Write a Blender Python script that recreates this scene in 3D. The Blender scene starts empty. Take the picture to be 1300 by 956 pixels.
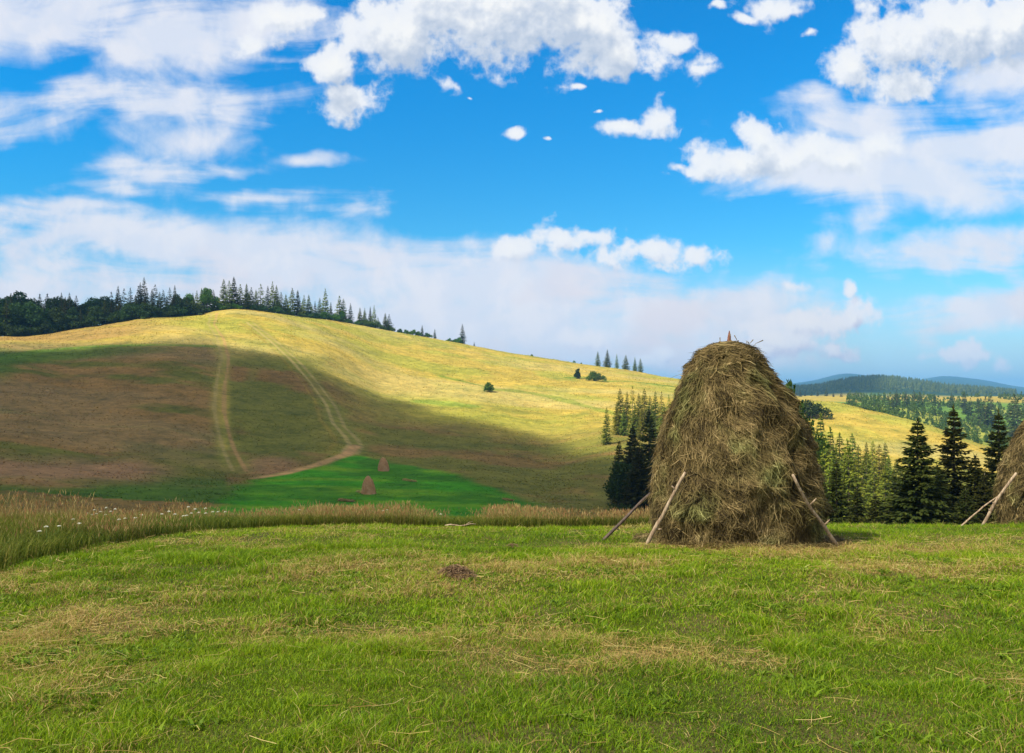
import bpy, math, random
import numpy as np
from mathutils import Vector, Matrix

rng = np.random.default_rng(7)
random.seed(7)
scene = bpy.context.scene
COL = scene.collection
PI = math.pi
F = 1011.0                      # focal length in photograph pixels (1300 wide)

# ------------------------------------------------------------------ camera
cam_d = bpy.data.cameras.new("camera")
cam_d.sensor_width = 36.0
cam_d.lens = 36.0 * F / 1300.0
cam_d.shift_y = 22.0 / 1300.0
cam_d.clip_start = 0.1
cam_d.clip_end = 60000.0
cam = bpy.data.objects.new("camera", cam_d)
cam.location = (0, 0, 0)
cam.rotation_euler = (PI / 2, 0, 0)
COL.objects.link(cam)
scene.camera = cam

# ------------------------------------------------------------------ light and exposure
SUN_EL = math.radians(46)
SUN_AZ = math.radians(236)      # clockwise from +Y: behind the camera, to the left
SDIR = Vector((math.sin(SUN_AZ) * math.cos(SUN_EL), math.cos(SUN_AZ) * math.cos(SUN_EL), math.sin(SUN_EL)))
sl = bpy.data.lights.new("sun", 'SUN')
sl.energy = 4.4
sl.angle = math.radians(0.5)
sl.color = (1.0, 0.92, 0.76)
sun = bpy.data.objects.new("sun", sl)
sun.rotation_euler = SDIR.to_track_quat('Z', 'Y').to_euler()
COL.objects.link(sun)
scene.view_settings.view_transform = 'Standard'
scene.view_settings.look = 'None'
scene.view_settings.exposure = 0.68
scene.view_settings.gamma = 1.0
scene.view_settings.use_curve_mapping = False
scene.cycles.max_bounces = 8
scene.cycles.volume_bounces = 1


class NG:
    """small helper to write node graphs"""
    def __init__(self, tree):
        self.t = tree
    def n(self, typ, **kw):
        nd = self.t.nodes.new(typ)
        for k, v in kw.items():
            setattr(nd, k, v)
        return nd
    def set(self, sock, v):
        if isinstance(v, bpy.types.NodeSocket):
            self.t.links.new(v, sock)
        elif v is not None:
            if hasattr(sock.default_value, '__len__'):
                v = tuple(v)
                if len(sock.default_value) == 4 and len(v) == 3:
                    v = v + (1.0,)
            sock.default_value = v
    def m(self, op, a, b=None, c=None, clamp=False):
        nd = self.n('ShaderNodeMath', operation=op, use_clamp=clamp)
        for i, v in enumerate((a, b, c)):
            if v is not None:
                self.set(nd.inputs[i], v)
        return nd.outputs[0]
    def vm(self, op, a, b=None, c=None):
        nd = self.n('ShaderNodeVectorMath', operation=op)
        for i, v in enumerate((a, b, c)):
            if v is not None:
                self.set(nd.inputs[i], v)
        return nd.outputs['Value'] if op in ('LENGTH', 'DOT_PRODUCT', 'DISTANCE') else nd.outputs[0]
    def noise(self, vec, scale, detail=4, rough=0.5, dist=0.0, dim='3D', lac=2.0):
        nd = self.n('ShaderNodeTexNoise', noise_dimensions=dim)
        if vec is not None:
            self.set(nd.inputs['Vector'], vec)
        self.set(nd.inputs['Scale'], scale); self.set(nd.inputs['Detail'], detail)
        self.set(nd.inputs['Roughness'], rough); self.set(nd.inputs['Distortion'], dist)
        self.set(nd.inputs['Lacunarity'], lac)
        return nd.outputs[0]
    def mix(self, f, a, b, blend='MIX'):
        nd = self.n('ShaderNodeMix', data_type='RGBA', blend_type=blend)
        self.set(nd.inputs[0], f); self.set(nd.inputs[6], a); self.set(nd.inputs[7], b)
        return nd.outputs[2]
    def ss(self, x, lo, hi):
        nd = self.n('ShaderNodeMapRange', interpolation_type='SMOOTHSTEP')
        self.set(nd.inputs[0], x); self.set(nd.inputs[1], lo); self.set(nd.inputs[2], hi)
        nd.inputs[3].default_value = 0; nd.inputs[4].default_value = 1
        return nd.outputs[0]
    def lin(self, x, lo, hi, a=0.0, b=1.0):
        nd = self.n('ShaderNodeMapRange')
        self.set(nd.inputs[0], x); self.set(nd.inputs[1], lo); self.set(nd.inputs[2], hi)
        nd.inputs[3].default_value = a; nd.inputs[4].default_value = b
        return nd.outputs[0]
    def ramp(self, f, stops):
        nd = self.n('ShaderNodeValToRGB')
        e = nd.color_ramp.elements
        while len(e) < len(stops):
            e.new(0.5)
        for i, (p, c) in enumerate(stops):
            e[i].position = p; e[i].color = tuple(c) + (1.0,)
        self.set(nd.inputs[0], f)
        return nd.outputs[0]


# ------------------------------------------------------------------ sky (Nishita with clouds in the world)
# cloud shapes: (x, y, rx, ry) as directions, in hundredths of a "photo pixel" on the plane one focal length north
CUM = [(438,126,36,26),(424,78,32,30),(492,48,72,56),(580,15,95,66),(672,8,100,82),(740,34,70,58),(790,70,56,32),
       (842,54,36,14),(573,111,23,11),(888,88,46,16),(896,78,22,13),(834,148,21,19),(796,161,26,12),
       (656,172,17,7),(697,181,7,4),(733,112,9,6),(990,8,42,20),(948,24,18,8),(1022,39,10,7),(910,9,10,5),(768,140,5,4),
       (1082,88,42,36),(1135,62,70,52),(1215,38,90,50),(1300,20,70,66),(1155,108,60,20),(1110,18,24,24),
       (868,214,26,8),(930,202,58,26),(968,172,42,27),(1012,196,62,26),(1062,206,62,22),(1124,184,36,23),(890,198,10,9),
       (652,309,36,15),(716,300,58,17),(744,295,36,12),(818,327,76,18),(872,322,24,16),(795,316,18,14),
       (1001,363,18,10),(1078,370,8,8),(1082,404,56,18),(1030,410,60,22),(975,430,60,22),(1270,458,17,9),
       (1205,446,44,11),(740,432,34,18),(845,450,30,12),(820,456,22,9),(1240,452,30,9),(1065,452,26,12),
       (595,118,5,4),(1290,80,16,8),(355,25,48,22),(395,20,24,14),(320,60,30,18)]
VEIL = [(60,20,150,55),(220,50,130,50),(330,40,90,34),(130,130,150,34),(240,165,90,26),(60,160,100,22),(190,210,60,20),
        (160,240,70,14),(340,250,80,12),(290,205,50,10),(70,268,150,16),(60,300,240,26),(230,320,220,34),(420,355,260,28),
        (620,375,260,44),(560,420,300,46),(800,400,200,36),(930,400,90,26),(250,370,300,24),
        (1190,236,170,42),(1080,215,140,36),(1260,170,110,34),(1100,150,90,30),(1250,318,160,30),(1180,330,110,16),
        (1265,395,100,26),(700,450,300,30),(400,190,40,10),(1290,110,60,16),(0,10,60,60),(480,335,90,14)]

W = bpy.data.worlds.new("World")
scene.world = W
W.use_nodes = True
W.cycles.sampling_method = 'MANUAL'
W.cycles.sample_map_resolution = 256
wt = W.node_tree
wt.nodes.clear()


def blob_group(name, blobs, k, warp_scale, warp_amp):
    g = bpy.data.node_groups.new(name, 'ShaderNodeTree')
    g.interface.new_socket('P', in_out='INPUT', socket_type='NodeSocketVector')
    g.interface.new_socket('D', in_out='OUTPUT', socket_type='NodeSocketFloat')
    G = NG(g)
    gi = G.n('NodeGroupInput'); go = G.n('NodeGroupOutput')
    P = gi.outputs[0]
    # domain warp keeps the ellipses from reading as ellipses
    nd = G.n('ShaderNodeTexNoise', noise_dimensions='2D')
    G.set(nd.inputs['Vector'], P); nd.inputs['Scale'].default_value = warp_scale
    nd.inputs['Detail'].default_value = 3.0
    off = G.vm('MULTIPLY', G.vm('SUBTRACT', nd.outputs[1], (0.5, 0.5, 0.5)), (warp_amp, warp_amp, 0))
    Q = G.vm('ADD', P, off)
    d = None
    for (x, y, rx, ry) in blobs:
        s = (100.0 / rx, 100.0 / ry, 0)
        v = G.vm('MULTIPLY_ADD', Q, s, (-x / 100 * s[0], -y / 100 * s[1], 0))
        l = G.vm('LENGTH', v)
        # small blobs: distance scaled so that every cloud has a like edge width
        w = min(1.0, max(0.62, min(rx, ry) / 30.0))
        l = G.m('MULTIPLY_ADD', l, w, 1 - w)
        d = l if d is None else G.m('SMOOTH_MIN', d, l, k)
    G.set(go.inputs[0], G.m('SUBTRACT', 1.0, d))
    return g


g_cum = blob_group('cumulus_shapes', CUM, 0.25, 1.1, 0.42)
g_veil = blob_group('veil_shapes', VEIL, 0.55, 0.6, 0.9)

gc = bpy.data.node_groups.new('cumulus_density', 'ShaderNodeTree')
gc.interface.new_socket('P', in_out='INPUT', socket_type='NodeSocketVector')
gc.interface.new_socket('D', in_out='OUTPUT', socket_type='NodeSocketFloat')
G = NG(gc)
gi = G.n('NodeGroupInput'); go = G.n('NodeGroupOutput')
b = G.n('ShaderNodeGroup', node_tree=g_cum); G.set(b.inputs[0], gi.outputs[0])
n1 = G.noise(gi.outputs[0], 2.0, 8, 0.52, 0.0, '2D')
n2 = G.noise(gi.outputs[0], 3.4, 6, 0.55, 0.0, '2D')
bil = G.m('ABSOLUTE', G.m('SUBTRACT', n2, 0.5))
nn = G.m('ADD', G.m('MULTIPLY', G.m('SUBTRACT', n1, 0.5), 1.6), G.m('MULTIPLY', G.m('SUBTRACT', 0.075, bil), 1.1))
G.set(go.inputs[0], G.m('ADD', b.outputs[0], nn))

G = NG(wt)
tc = G.n('ShaderNodeTexCoord')
sep = G.n('ShaderNodeSeparateXYZ'); G.set(sep.inputs[0], tc.outputs['Generated'])
yy = G.m('MAXIMUM', G.m('ABSOLUTE', sep.outputs[1]), 0.06)
U = G.m('MULTIPLY_ADD', G.m('DIVIDE', sep.outputs[0], yy), F / 100, 6.5)
V = G.m('MULTIPLY_ADD', G.m('DIVIDE', sep.outputs[2], yy), -F / 100, 5.0)
cx = G.n('ShaderNodeCombineXYZ'); G.set(cx.inputs[0], U); G.set(cx.inputs[1], V)
P = cx.outputs[0]


def cum(off):
    nd = G.n('ShaderNodeGroup', node_tree=gc)
    G.set(nd.inputs[0], P if off is None else G.vm('ADD', P, off))
    return nd.outputs[0]


sky = G.n('ShaderNodeTexSky', sky_type='NISHITA')
sky.sun_disc = False
sky.sun_elevation = SUN_EL
sky.sun_rotation = SUN_AZ
sky.altitude = 600
sky.air_density = 1.0
sky.dust_density = 0.4
sky.ozone_density = 2.5
hs = G.n('ShaderNodeHueSaturation')
hs.inputs['Hue'].default_value = 0.497
hs.inputs['Saturation'].default_value = 1.35
hs.inputs['Value'].default_value = 1.0
G.set(hs.inputs['Color'], sky.outputs[0])
# clear air: deep azure overhead, paler towards the horizon
elev = G.m('SUBTRACT', 5.0, V)
clear = G.mix(G.ss(elev, 0.4, 4.8), (0.66, 1.18, 1.17), (0.02, 1.36, 1.58))
clear = G.mix(1.0, hs.outputs[0], clear, 'MULTIPLY')
# thin stretched veils
vd = G.n('ShaderNodeGroup', node_tree=g_veil); G.set(vd.inputs[0], P)
rot = G.n('ShaderNodeMapping'); rot.inputs['Rotation'].default_value = (0, 0, -0.16); rot.inputs['Scale'].default_value = (0.34, 1.35, 1)
G.set(rot.inputs[0], P)
vn = G.noise(rot.outputs[0], 1.15, 9, 0.55, 0.5, '2D')
vn2 = G.noise(P, 1.6, 8, 0.58, 0.2, '2D')
vv = G.m('ADD', vd.outputs[0], G.m('ADD', G.m('MULTIPLY', G.m('SUBTRACT', vn, 0.5), 2.6), G.m('MULTIPLY', G.m('SUBTRACT', vn2, 0.5), 1.1)))
va = G.m('MULTIPLY', G.ss(vv, -0.55, 0.6), 0.94)
low = G.ss(elev, 0.3, 2.6)
vcol = G.mix(low, (6.8, 6.5, 6.9), (6.4, 6.5, 7.0))
vcol = G.mix(G.ss(vn2, 0.42, 0.66), G.mix(1.0, vcol, (0.90, 0.94, 0.99), 'MULTIPLY'), vcol)
# warm pinkish tint in the low banks
vcol = G.mix(G.m('MULTIPLY', G.m('SUBTRACT', 1.0, low), G.ss(G.noise(P, 0.9, 3, 0.5, 0, '2D'), 0.45, 0.7)), vcol, (6.5, 5.8, 6.1))
bank = G.m('MULTIPLY', G.ss(elev, 2.0, 0.1), 0.75)
c1 = G.mix(va, G.mix(bank, clear, (4.1, 4.5, 6.1)), vcol)
# cumulus
d0 = cum(None)
dup_ = cum((-0.06, -0.12, 0))
dup2 = cum((-0.10, -0.42, 0))
ca = G.ss(d0, -0.12, 0.42)
thick = G.ss(d0, 0.1, 1.2)
occ = G.ss(dup2, -0.1, 1.0)
relief = G.m('MULTIPLY', G.m('SUBTRACT', dup_, d0), 0.85)
lightc = G.mix(thick, (6.6, 6.8, 7.2), (7.4, 7.35, 7.2))
darkc = G.mix(low, (4.4, 4.4, 5.7), (3.9, 4.5, 5.5))
fine = G.m('MULTIPLY_ADD', G.m('SUBTRACT', G.noise(P, 3.6, 7, 0.62, 0.3, '2D'), 0.5), 1.1, 0.0)
ccol = G.mix(G.m('ADD', G.m('ADD', G.m('MULTIPLY', occ, 0.8), G.m('MULTIPLY', fine, 0.35)), relief, clamp=True), lightc, darkc)
ccol = G.mix(G.m('MULTIPLY', G.m('SUBTRACT', 1.0, low), 0.6), ccol, G.mix(1.0, ccol, (1.02, 0.93, 0.95), 'MULTIPLY'))
c2 = G.mix(G.m('MULTIPLY', ca, 0.97), c1, ccol)
# bright broken cloud added overhead, beside and behind, out of view, to lift the shade
outv = G.m('MAXIMUM', G.ss(V, -0.6, -3.5), G.m('MAXIMUM', G.ss(G.m('ABSOLUTE', G.m('SUBTRACT', U, 6.5)), 9.0, 16.0), G.ss(sep.outputs[1], 0.05, -0.15)))
bn = G.noise(tc.outputs['Generated'], 2.4, 5, 0.6)
c2 = G.mix(G.m('MULTIPLY', outv, G.lin(G.ss(bn, 0.36, 0.56), 0, 1, 0.35, 0.95)), c2, (5.6, 5.1, 4.4))
bg = G.n('ShaderNodeBackground'); bg.inputs['Strength'].default_value = 0.085
G.set(bg.inputs[0], c2)
wo = G.n('ShaderNodeOutputWorld')
wt.links.new(bg.outputs[0], wo.inputs[0])


# ------------------------------------------------------------------ numpy noise
def vnoise(x, y, seed=0):
    xi = np.floor(x).astype(np.int64); yi = np.floor(y).astype(np.int64)
    fx = x - xi; fy = y - yi
    fx = fx * fx * (3 - 2 * fx); fy = fy * fy * (3 - 2 * fy)
    def h(a, b_):
        n = (a * 374761393 + b_ * 668265263 + seed * 2147483647) & 0xffffffff
        n = ((n ^ (n >> 13)) * 1274126177) & 0xffffffff
        return ((n ^ (n >> 16)) & 0xffff) / 65535.0
    return (h(xi, yi) * (1 - fx) + h(xi + 1, yi) * fx) * (1 - fy) + (h(xi, yi + 1) * (1 - fx) + h(xi + 1, yi + 1) * fx) * fy


def fbm(x, y, seed=0, o=4, g=0.5):
    s = 0; a = 1; t = 0
    for i in range(o):
        s = s + a * vnoise(x * 2 ** i + 17.3 * i, y * 2 ** i - 9.1 * i, seed + i); t += a; a *= g
    return s / t


def sst(x, lo, hi):
    t = np.clip((x - lo) / (hi - lo), 0, 1)
    return t * t * (3 - 2 * t)


# ------------------------------------------------------------------ terrain heights
NEAR = [(0, -1.65), (6, -2.03), (13.3, -2.5), (16.5, -2.83), (20, -3.32), (22.5, -3.82), (26, -4.9), (30, -6.5), (50, -12.3)]
# per direction (photo x): distance forward -> photo height of the land there
COLS = {
    -500: [(100, 665), (125, 640), (155, 600), (200, 550), (255, 500), (330, 452), (390, 436), (450, 445), (620, 490), (1200, 505), (3000, 503), (9000, 502), (13000, 500.8)],
    0:    [(95, 668), (120, 640), (150, 600), (195, 550), (250, 500), (330, 450), (400, 428), (450, 432), (620, 480), (1200, 505), (3000, 503), (9000, 502), (13000, 500.8)],
    100:  [(95, 668), (125, 640), (160, 600), (210, 550), (270, 500), (350, 447), (430, 417), (480, 421), (650, 475), (1200, 505), (3000, 503), (9000, 502), (13000, 500.8)],
    200:  [(95, 668), (130, 640), (168, 602), (215, 552), (275, 500), (360, 438), (455, 402), (510, 406), (680, 460), (1200, 505), (3000, 503), (9000, 502), (13000, 500.8)],
    300:  [(95, 670), (132, 642), (175, 607), (205, 580), (270, 520), (350, 458), (425, 416), (500, 392), (560, 397), (720, 450), (1200, 505), (3000, 503), (9000, 502), (13000, 500.8)],
    400:  [(95, 674), (133, 644), (182, 602), (225, 574), (290, 520), (370, 463), (470, 421), (560, 403.5), (620, 407), (760, 450), (1200, 505), (3000, 503), (9000, 502), (13000, 500.8)],
    500:  [(95, 676), (133, 644.5), (200, 597), (245, 573), (300, 540), (385, 499), (480, 457), (620, 421), (680, 425), (800, 460), (1200, 505), (3000, 503), (9000, 502), (13000, 500.8)],
    600:  [(95, 678), (133, 645), (190, 602), (245, 575), (305, 545), (395, 504), (490, 470), (650, 440), (700, 443), (820, 470), (1200, 505), (3000, 503), (9000, 502), (13000, 500.8)],
    700:  [(95, 682), (130, 652), (170, 624), (220, 596), (290, 562), (390, 517), (490, 482), (650, 457), (700, 459), (820, 478), (1200, 505), (3000, 503), (9000, 502), (13000, 500.8)],
    800:  [(95, 690), (135, 655), (165, 628), (215, 590), (300, 549), (390, 515), (500, 487), (650, 471.5), (700, 473), (820, 486), (1200, 503), (3000, 502), (9000, 501), (13000, 500.8)],
    870:  [(95, 690), (135, 662), (180, 625), (240, 585), (300, 556), (390, 520), (500, 495), (620, 483), (680, 484), (820, 492), (1200, 503), (3000, 500), (9000, 498), (13000, 500.8)],
    950:  [(95, 700), (135, 670), (180, 635), (240, 590), (300, 550), (380, 512), (480, 502), (600, 501), (700, 504), (900, 503), (1500, 503), (2200, 496), (2900, 500), (8500, 493), (13000, 500.8)],
    1030: [(95, 712), (135, 675), (180, 630), (240, 575), (300, 530), (350, 511), (380, 513), (480, 520), (600, 514), (900, 503.5), (1300, 504), (2200, 496), (2900, 499), (8500, 484), (13000, 500.8)],
    1075: [(95, 712), (135, 675), (180, 632), (240, 578), (290, 534), (340, 516), (370, 518), (470, 524), (600, 515), (900, 503), (1300, 504), (2200, 487), (2900, 499), (8500, 475), (13000, 500.8)],
    1110: [(95, 712), (135, 675), (180, 636), (235, 585), (280, 543), (325, 523), (355, 526), (470, 530), (600, 518), (900, 505), (1300, 505), (2200, 483.5), (2900, 499), (8500, 479), (13000, 500.8)],
    1150: [(95, 712), (135, 678), (175, 642), (225, 596), (270, 553), (312, 532), (345, 536), (470, 542), (600, 524), (900, 505), (1300, 505), (2200, 486), (2900, 499), (8500, 485), (13000, 500.8)],
    1200: [(95, 712), (135, 680), (170, 650), (215, 605), (260, 565), (300, 546), (335, 551), (470, 553), (600, 530), (900, 504.5), (1300, 505), (2200, 494), (2900, 500), (8500, 478.5), (13000, 500.8)],
    1240: [(95, 712), (135, 682), (170, 655), (215, 612), (255, 576), (290, 561), (325, 566), (470, 560), (600, 535), (900, 504), (1300, 505), (2200, 497), (2900, 501), (8500, 482), (13000, 500.8)],
    1300: [(95, 712), (135, 684), (170, 660), (215, 622), (250, 590), (280, 577), (315, 582), (470, 568), (600, 540), (900, 504), (1300, 505), (2200, 502), (2900, 502), (8500, 492), (13000, 500.8)],
    1450: [(95, 712), (135, 686), (170, 664), (215, 630), (250, 600), (280, 586), (315, 590), (470, 572), (600, 542), (900, 506), (1300, 505), (2200, 503), (2900, 502), (8500, 499), (13000, 500.8)],
    1900: [(95, 712), (135, 686), (170, 664), (215, 630), (250, 604), (280, 590), (315, 590), (470, 572), (600, 545), (900, 510), (1300, 507), (2200, 504), (2900, 503), (8500, 501.5), (13000, 500.8)],
}


def pchip(x, y, xq):
    x = np.asarray(x, float); y = np.asarray(y, float)
    h = np.diff(x); dl = np.diff(y) / h
    m = np.zeros_like(y)
    m[0] = dl[0]; m[-1] = dl[-1]
    for i in range(1, len(x) - 1):
        if dl[i - 1] * dl[i] > 0:
            w1 = 2 * h[i] + h[i - 1]; w2 = h[i] + 2 * h[i - 1]
            m[i] = (w1 + w2) / (w1 / dl[i - 1] + w2 / dl[i])
    k = np.clip(np.searchsorted(x, xq) - 1, 0, len(x) - 2)
    t = np.clip((xq - x[k]) / h[k], 0, 1)
    return ((1 + 2 * t) * (1 - t) ** 2 * y[k] + t * (1 - t) ** 2 * h[k] * m[k] + t * t * (3 - 2 * t) * y[k + 1] + t * t * (t - 1) * h[k] * m[k + 1])


cpx = np.array(sorted(COLS), float)
LD = np.linspace(math.log(1.0), math.log(13000), 1400)       # table in log distance
DT = np.exp(LD)
prof = []
for c in sorted(COLS):
    D = [p[0] for p in NEAR] + [p[0] for p in COLS[c]]
    Z = [p[1] for p in NEAR] + [(500 - p[1]) / F * p[0] for p in COLS[c]]
    prof.append(pchip(D, Z, DT))
prof = np.array(prof)
PXT = np.linspace(-500, 1900, 481)
TAB = np.zeros((len(PXT), len(DT)))
for j in range(len(DT)):
    TAB[:, j] = pchip(cpx, prof[:, j], PXT)
# smooth across directions
for _ in range(3):
    TAB[1:-1] = 0.25 * TAB[:-2] + 0.5 * TAB[1:-1] + 0.25 * TAB[2:]


def px_of(X, Y):
    th = np.arctan2(X, Y)
    lim_l = math.atan((-500 - 650) / F); lim_r = math.atan((1900 - 650) / F)
    th2 = np.clip(th, lim_l, lim_r)
    # fade the far side round the back into the two edges
    R = np.hypot(X, Y)
    D = R * np.cos(th2)
    return 650 + F * np.tan(th2), np.maximum(D, 1.0)


def hgt(X, Y):
    X = np.asarray(X, float); Y = np.asarray(Y, float)
    p, D = px_of(X, Y)
    a = (p - PXT[0]) / (PXT[1] - PXT[0]); a = np.clip(a, 0, len(PXT) - 1.001); ia = a.astype(int); fa = a - ia
    b_ = (np.log(D) - LD[0]) / (LD[1] - LD[0]); b_ = np.clip(b_, 0, len(LD) - 1.001); ib = b_.astype(int); fb = b_ - ib
    z = (TAB[ia, ib] * (1 - fa) + TAB[ia + 1, ib] * fa) * (1 - fb) + (TAB[ia, ib + 1] * (1 - fa) + TAB[ia + 1, ib + 1] * fa) * fb
    # behind the camera the two edge profiles meet: level meadow instead
    back = sst(-Y, -20, 200) * sst(np.hypot(X, Y), 60, 400)
    z = z * (1 - back) + (-10.0) * back
    # undulation
    am = sst(D, 90, 260)
    z = z + (fbm(X / 45, Y / 45, 3, 4) - 0.5) * 3.2 * am * (1 - 0.6 * sst(D, 1200, 4000))
    z = z + (fbm(X / 9, Y / 9, 8, 3) - 0.5) * 0.55 * am
    nr = 1 - sst(D, 30, 60)
    z = z + ((fbm(X / 1.1, Y / 1.1, 5, 3) - 0.5) * 0.10 + (fbm(X / 4, Y / 4, 6, 2) - 0.5) * 0.10) * nr * sst(D, 0.5, 4)
    z = z + (fbm(X / 260, Y / 260, 9, 4) - 0.5) * 14 * sst(D, 3000, 7000)
    return z


def at(px, D):
    """ground point under photo column px at forward distance D"""
    X = (px - 650) / F * D
    return Vector((float(X), float(D), float(hgt(X, D))))


def ray(px, py, dmin=90.0, dmax=12000.0):
    """first ground point seen through a photo pixel"""
    Ds = np.exp(np.linspace(math.log(dmin), math.log(dmax), 2500))
    X = (px - 650) / F * Ds
    yv = 500 - hgt(X, Ds) / Ds * F
    k = np.argmax(yv <= py)
    if yv[k] > py:
        k = int(np.argmin(yv))
    D = Ds[k]
    return float(X[k]), float(D), float(hgt(X[k], D))


# ------------------------------------------------------------------ mesh and object helpers
def mesh_np(name, co, faces_list, smooth=False, colors=None, extra=None):
    """faces_list: arrays of equal-sized faces (n, k)"""
    me = bpy.data.meshes.new(name)
    me.vertices.add(len(co))
    me.vertices.foreach_set('co', np.ascontiguousarray(co, dtype=np.float32).ravel())
    idx = np.concatenate([f.ravel() for f in faces_list]).astype(np.int32)
    tot = np.concatenate([np.full(len(f), f.shape[1], np.int32) for f in faces_list])
    st = np.concatenate([[0], np.cumsum(tot)[:-1]]).astype(np.int32)
    me.loops.add(len(idx)); me.loops.foreach_set('vertex_index', idx)
    me.polygons.add(len(tot)); me.polygons.foreach_set('loop_start', st); me.polygons.foreach_set('loop_total', tot)
    if smooth:
        me.polygons.foreach_set('use_smooth', np.ones(len(tot), bool))
    if colors is not None:
        a = me.attributes.new('tint', 'FLOAT_COLOR', 'POINT')
        c4 = np.ones((len(co), 4), np.float32); c4[:, :3] = colors
        a.data.foreach_set('color', c4.ravel())
    if extra:
        for k, v in extra.items():
            a = me.attributes.new(k, 'FLOAT', 'POINT')
            a.data.foreach_set('value', np.asarray(v, np.float32))
    me.update(calc_edges=True)
    return me


def link(name, me, mat=None, parent=None):
    o = bpy.data.objects.new(name, me)
    COL.objects.link(o)
    if mat is not None and len(me.materials) == 0:
        me.materials.append(mat)
    if parent is not None:
        o.parent = parent
    return o


def tag(o, label=None, cat=None, group=None, kind=None):
    if label: o['label'] = label
    if cat: o['category'] = cat
    if group: o['group'] = group
    if kind: o['kind'] = kind
    return o


def empty(name, loc, rz=0.0):
    o = bpy.data.objects.new(name, None)
    o.empty_display_size = 0.3
    o.location = loc; o.rotation_euler = (0, 0, rz)
    COL.objects.link(o)
    return o


def copy_thing(root, loc, rz=0.0, scale=(1, 1, 1)):
    c = root.copy(); COL.objects.link(c)
    c.location = loc; c.rotation_euler = (0, 0, rz); c.scale = scale
    for ch in list(root.children):
        d = ch.copy(); COL.objects.link(d); d.parent = c
    return c


# ------------------------------------------------------------------ materials
def mat_new(name):
    m = bpy.data.materials.new(name); m.use_nodes = True
    m.node_tree.nodes.clear()
    return m, NG(m.node_tree)


def finish(G, sh, disp=None):
    o = G.n('ShaderNodeOutputMaterial')
    G.t.links.new(sh, o.inputs[0])


def leafy(G, col, trans=0.35, tcol=None, rough=0.7, spec=0.2):
    p = G.n('ShaderNodeBsdfPrincipled'); G.set(p.inputs['Base Color'], col)
    p.inputs['Roughness'].default_value = rough; p.inputs['Specular IOR Level'].default_value = spec
    if trans <= 0:
        return p.outputs[0]
    t = G.n('ShaderNodeBsdfTranslucent'); G.set(t.inputs[0], tcol if tcol is not None else col)
    x = G.n('ShaderNodeMixShader'); x.inputs[0].default_value = trans
    G.t.links.new(p.outputs[0], x.inputs[1]); G.t.links.new(t.outputs[0], x.inputs[2])
    return x.outputs[0]


def mat_tint(name, trans=0.35, rough=0.7, spec=0.25):
    m, G = mat_new(name)
    a = G.n('ShaderNodeAttribute', attribute_name='tint')
    finish(G, leafy(G, a.outputs['Color'], trans, None, rough, spec))
    return m


def mat_foliage(name, dark, mid, light, trans=0.3, clump=0.5, vary=0.25):
    m, G = mat_new(name)
    geo = G.n('ShaderNodeNewGeometry'); oi = G.n('ShaderNodeObjectInfo'); tcn = G.n('ShaderNodeTexCoord')
    nz = G.noise(tcn.outputs['Object'], clump, 3, 0.6)
    f = G.m('ADD', G.m('MULTIPLY', geo.outputs['Random Per Island'], 0.55), G.m('MULTIPLY_ADD', nz, 1.3, -0.42), clamp=True)
    c = G.ramp(f, [(0.0, dark), (0.5, mid), (1.0, light)])
    h = G.n('ShaderNodeHueSaturation')
    G.set(h.inputs['Hue'], G.m('MULTIPLY_ADD', oi.outputs['Random'], 0.05, 0.475))
    G.set(h.inputs['Value'], G.m('MULTIPLY_ADD', oi.outputs['Random'], vary * 2, 1 - vary))
    G.set(h.inputs['Color'], c)
    finish(G, leafy(G, h.outputs[0], trans, None, 0.75, 0.15))
    return m


def mat_bark(name, a, b_, sc=6.0):
    m, G = mat_new(name)
    tcn = G.n('ShaderNodeTexCoord')
    mp = G.n('ShaderNodeMapping'); mp.inputs['Scale'].default_value = (sc, sc, sc * 0.25)
    G.set(mp.inputs[0], tcn.outputs['Object'])
    nz = G.noise(mp.outputs[0], 3.0, 6, 0.65)
    c = G.mix(G.ss(nz, 0.35, 0.68), a, b_)
    p = G.n('ShaderNodeBsdfPrincipled'); G.set(p.inputs['Base Color'], c); p.inputs['Roughness'].default_value = 0.85
    bp = G.n('ShaderNodeBump'); bp.inputs['Strength'].default_value = 0.6; bp.inputs['Distance'].default_value = 0.01
    G.set(bp.inputs['Height'], nz); G.t.links.new(bp.outputs[0], p.inputs['Normal'])
    finish(G, p.outputs[0])
    return m


M_BARK = mat_bark('bark', (0.10, 0.075, 0.055), (0.22, 0.17, 0.13), 2.0)
M_POLE_PALE = mat_bark('weathered_wood', (0.20, 0.13, 0.08), (0.50, 0.39, 0.27), 8.0)
M_POLE_DARK = mat_bark('dark_wood', (0.05, 0.035, 0.03), (0.14, 0.10, 0.08), 8.0)
M_POLE_RED = mat_bark('red_brown_wood', (0.12, 0.045, 0.03), (0.28, 0.12, 0.07), 8.0)
M_SPRUCE = mat_foliage('sunlit_spruce_needles', (0.055, 0.085, 0.010), (0.13, 0.175, 0.018), (0.26, 0.29, 0.034), 0.2, 0.5)  # copy for lit spruces: warm sunlight put into the needle colour
M_SPRUCE_DARK = mat_foliage('shade_dark_spruce_needles', (0.020, 0.032, 0.006), (0.048, 0.062, 0.010), (0.11, 0.115, 0.018), 0.2, 0.5)  # darker copy: cloud shade put into the needles, also used for plain dark spruces
M_LEAF_DARK = mat_foliage('shade_dark_leaves', (0.018, 0.042, 0.012), (0.04, 0.085, 0.02), (0.08, 0.135, 0.03), 0.25, 0.45)  # darker copy of the leaves, with cloud shade put into the colour
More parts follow.
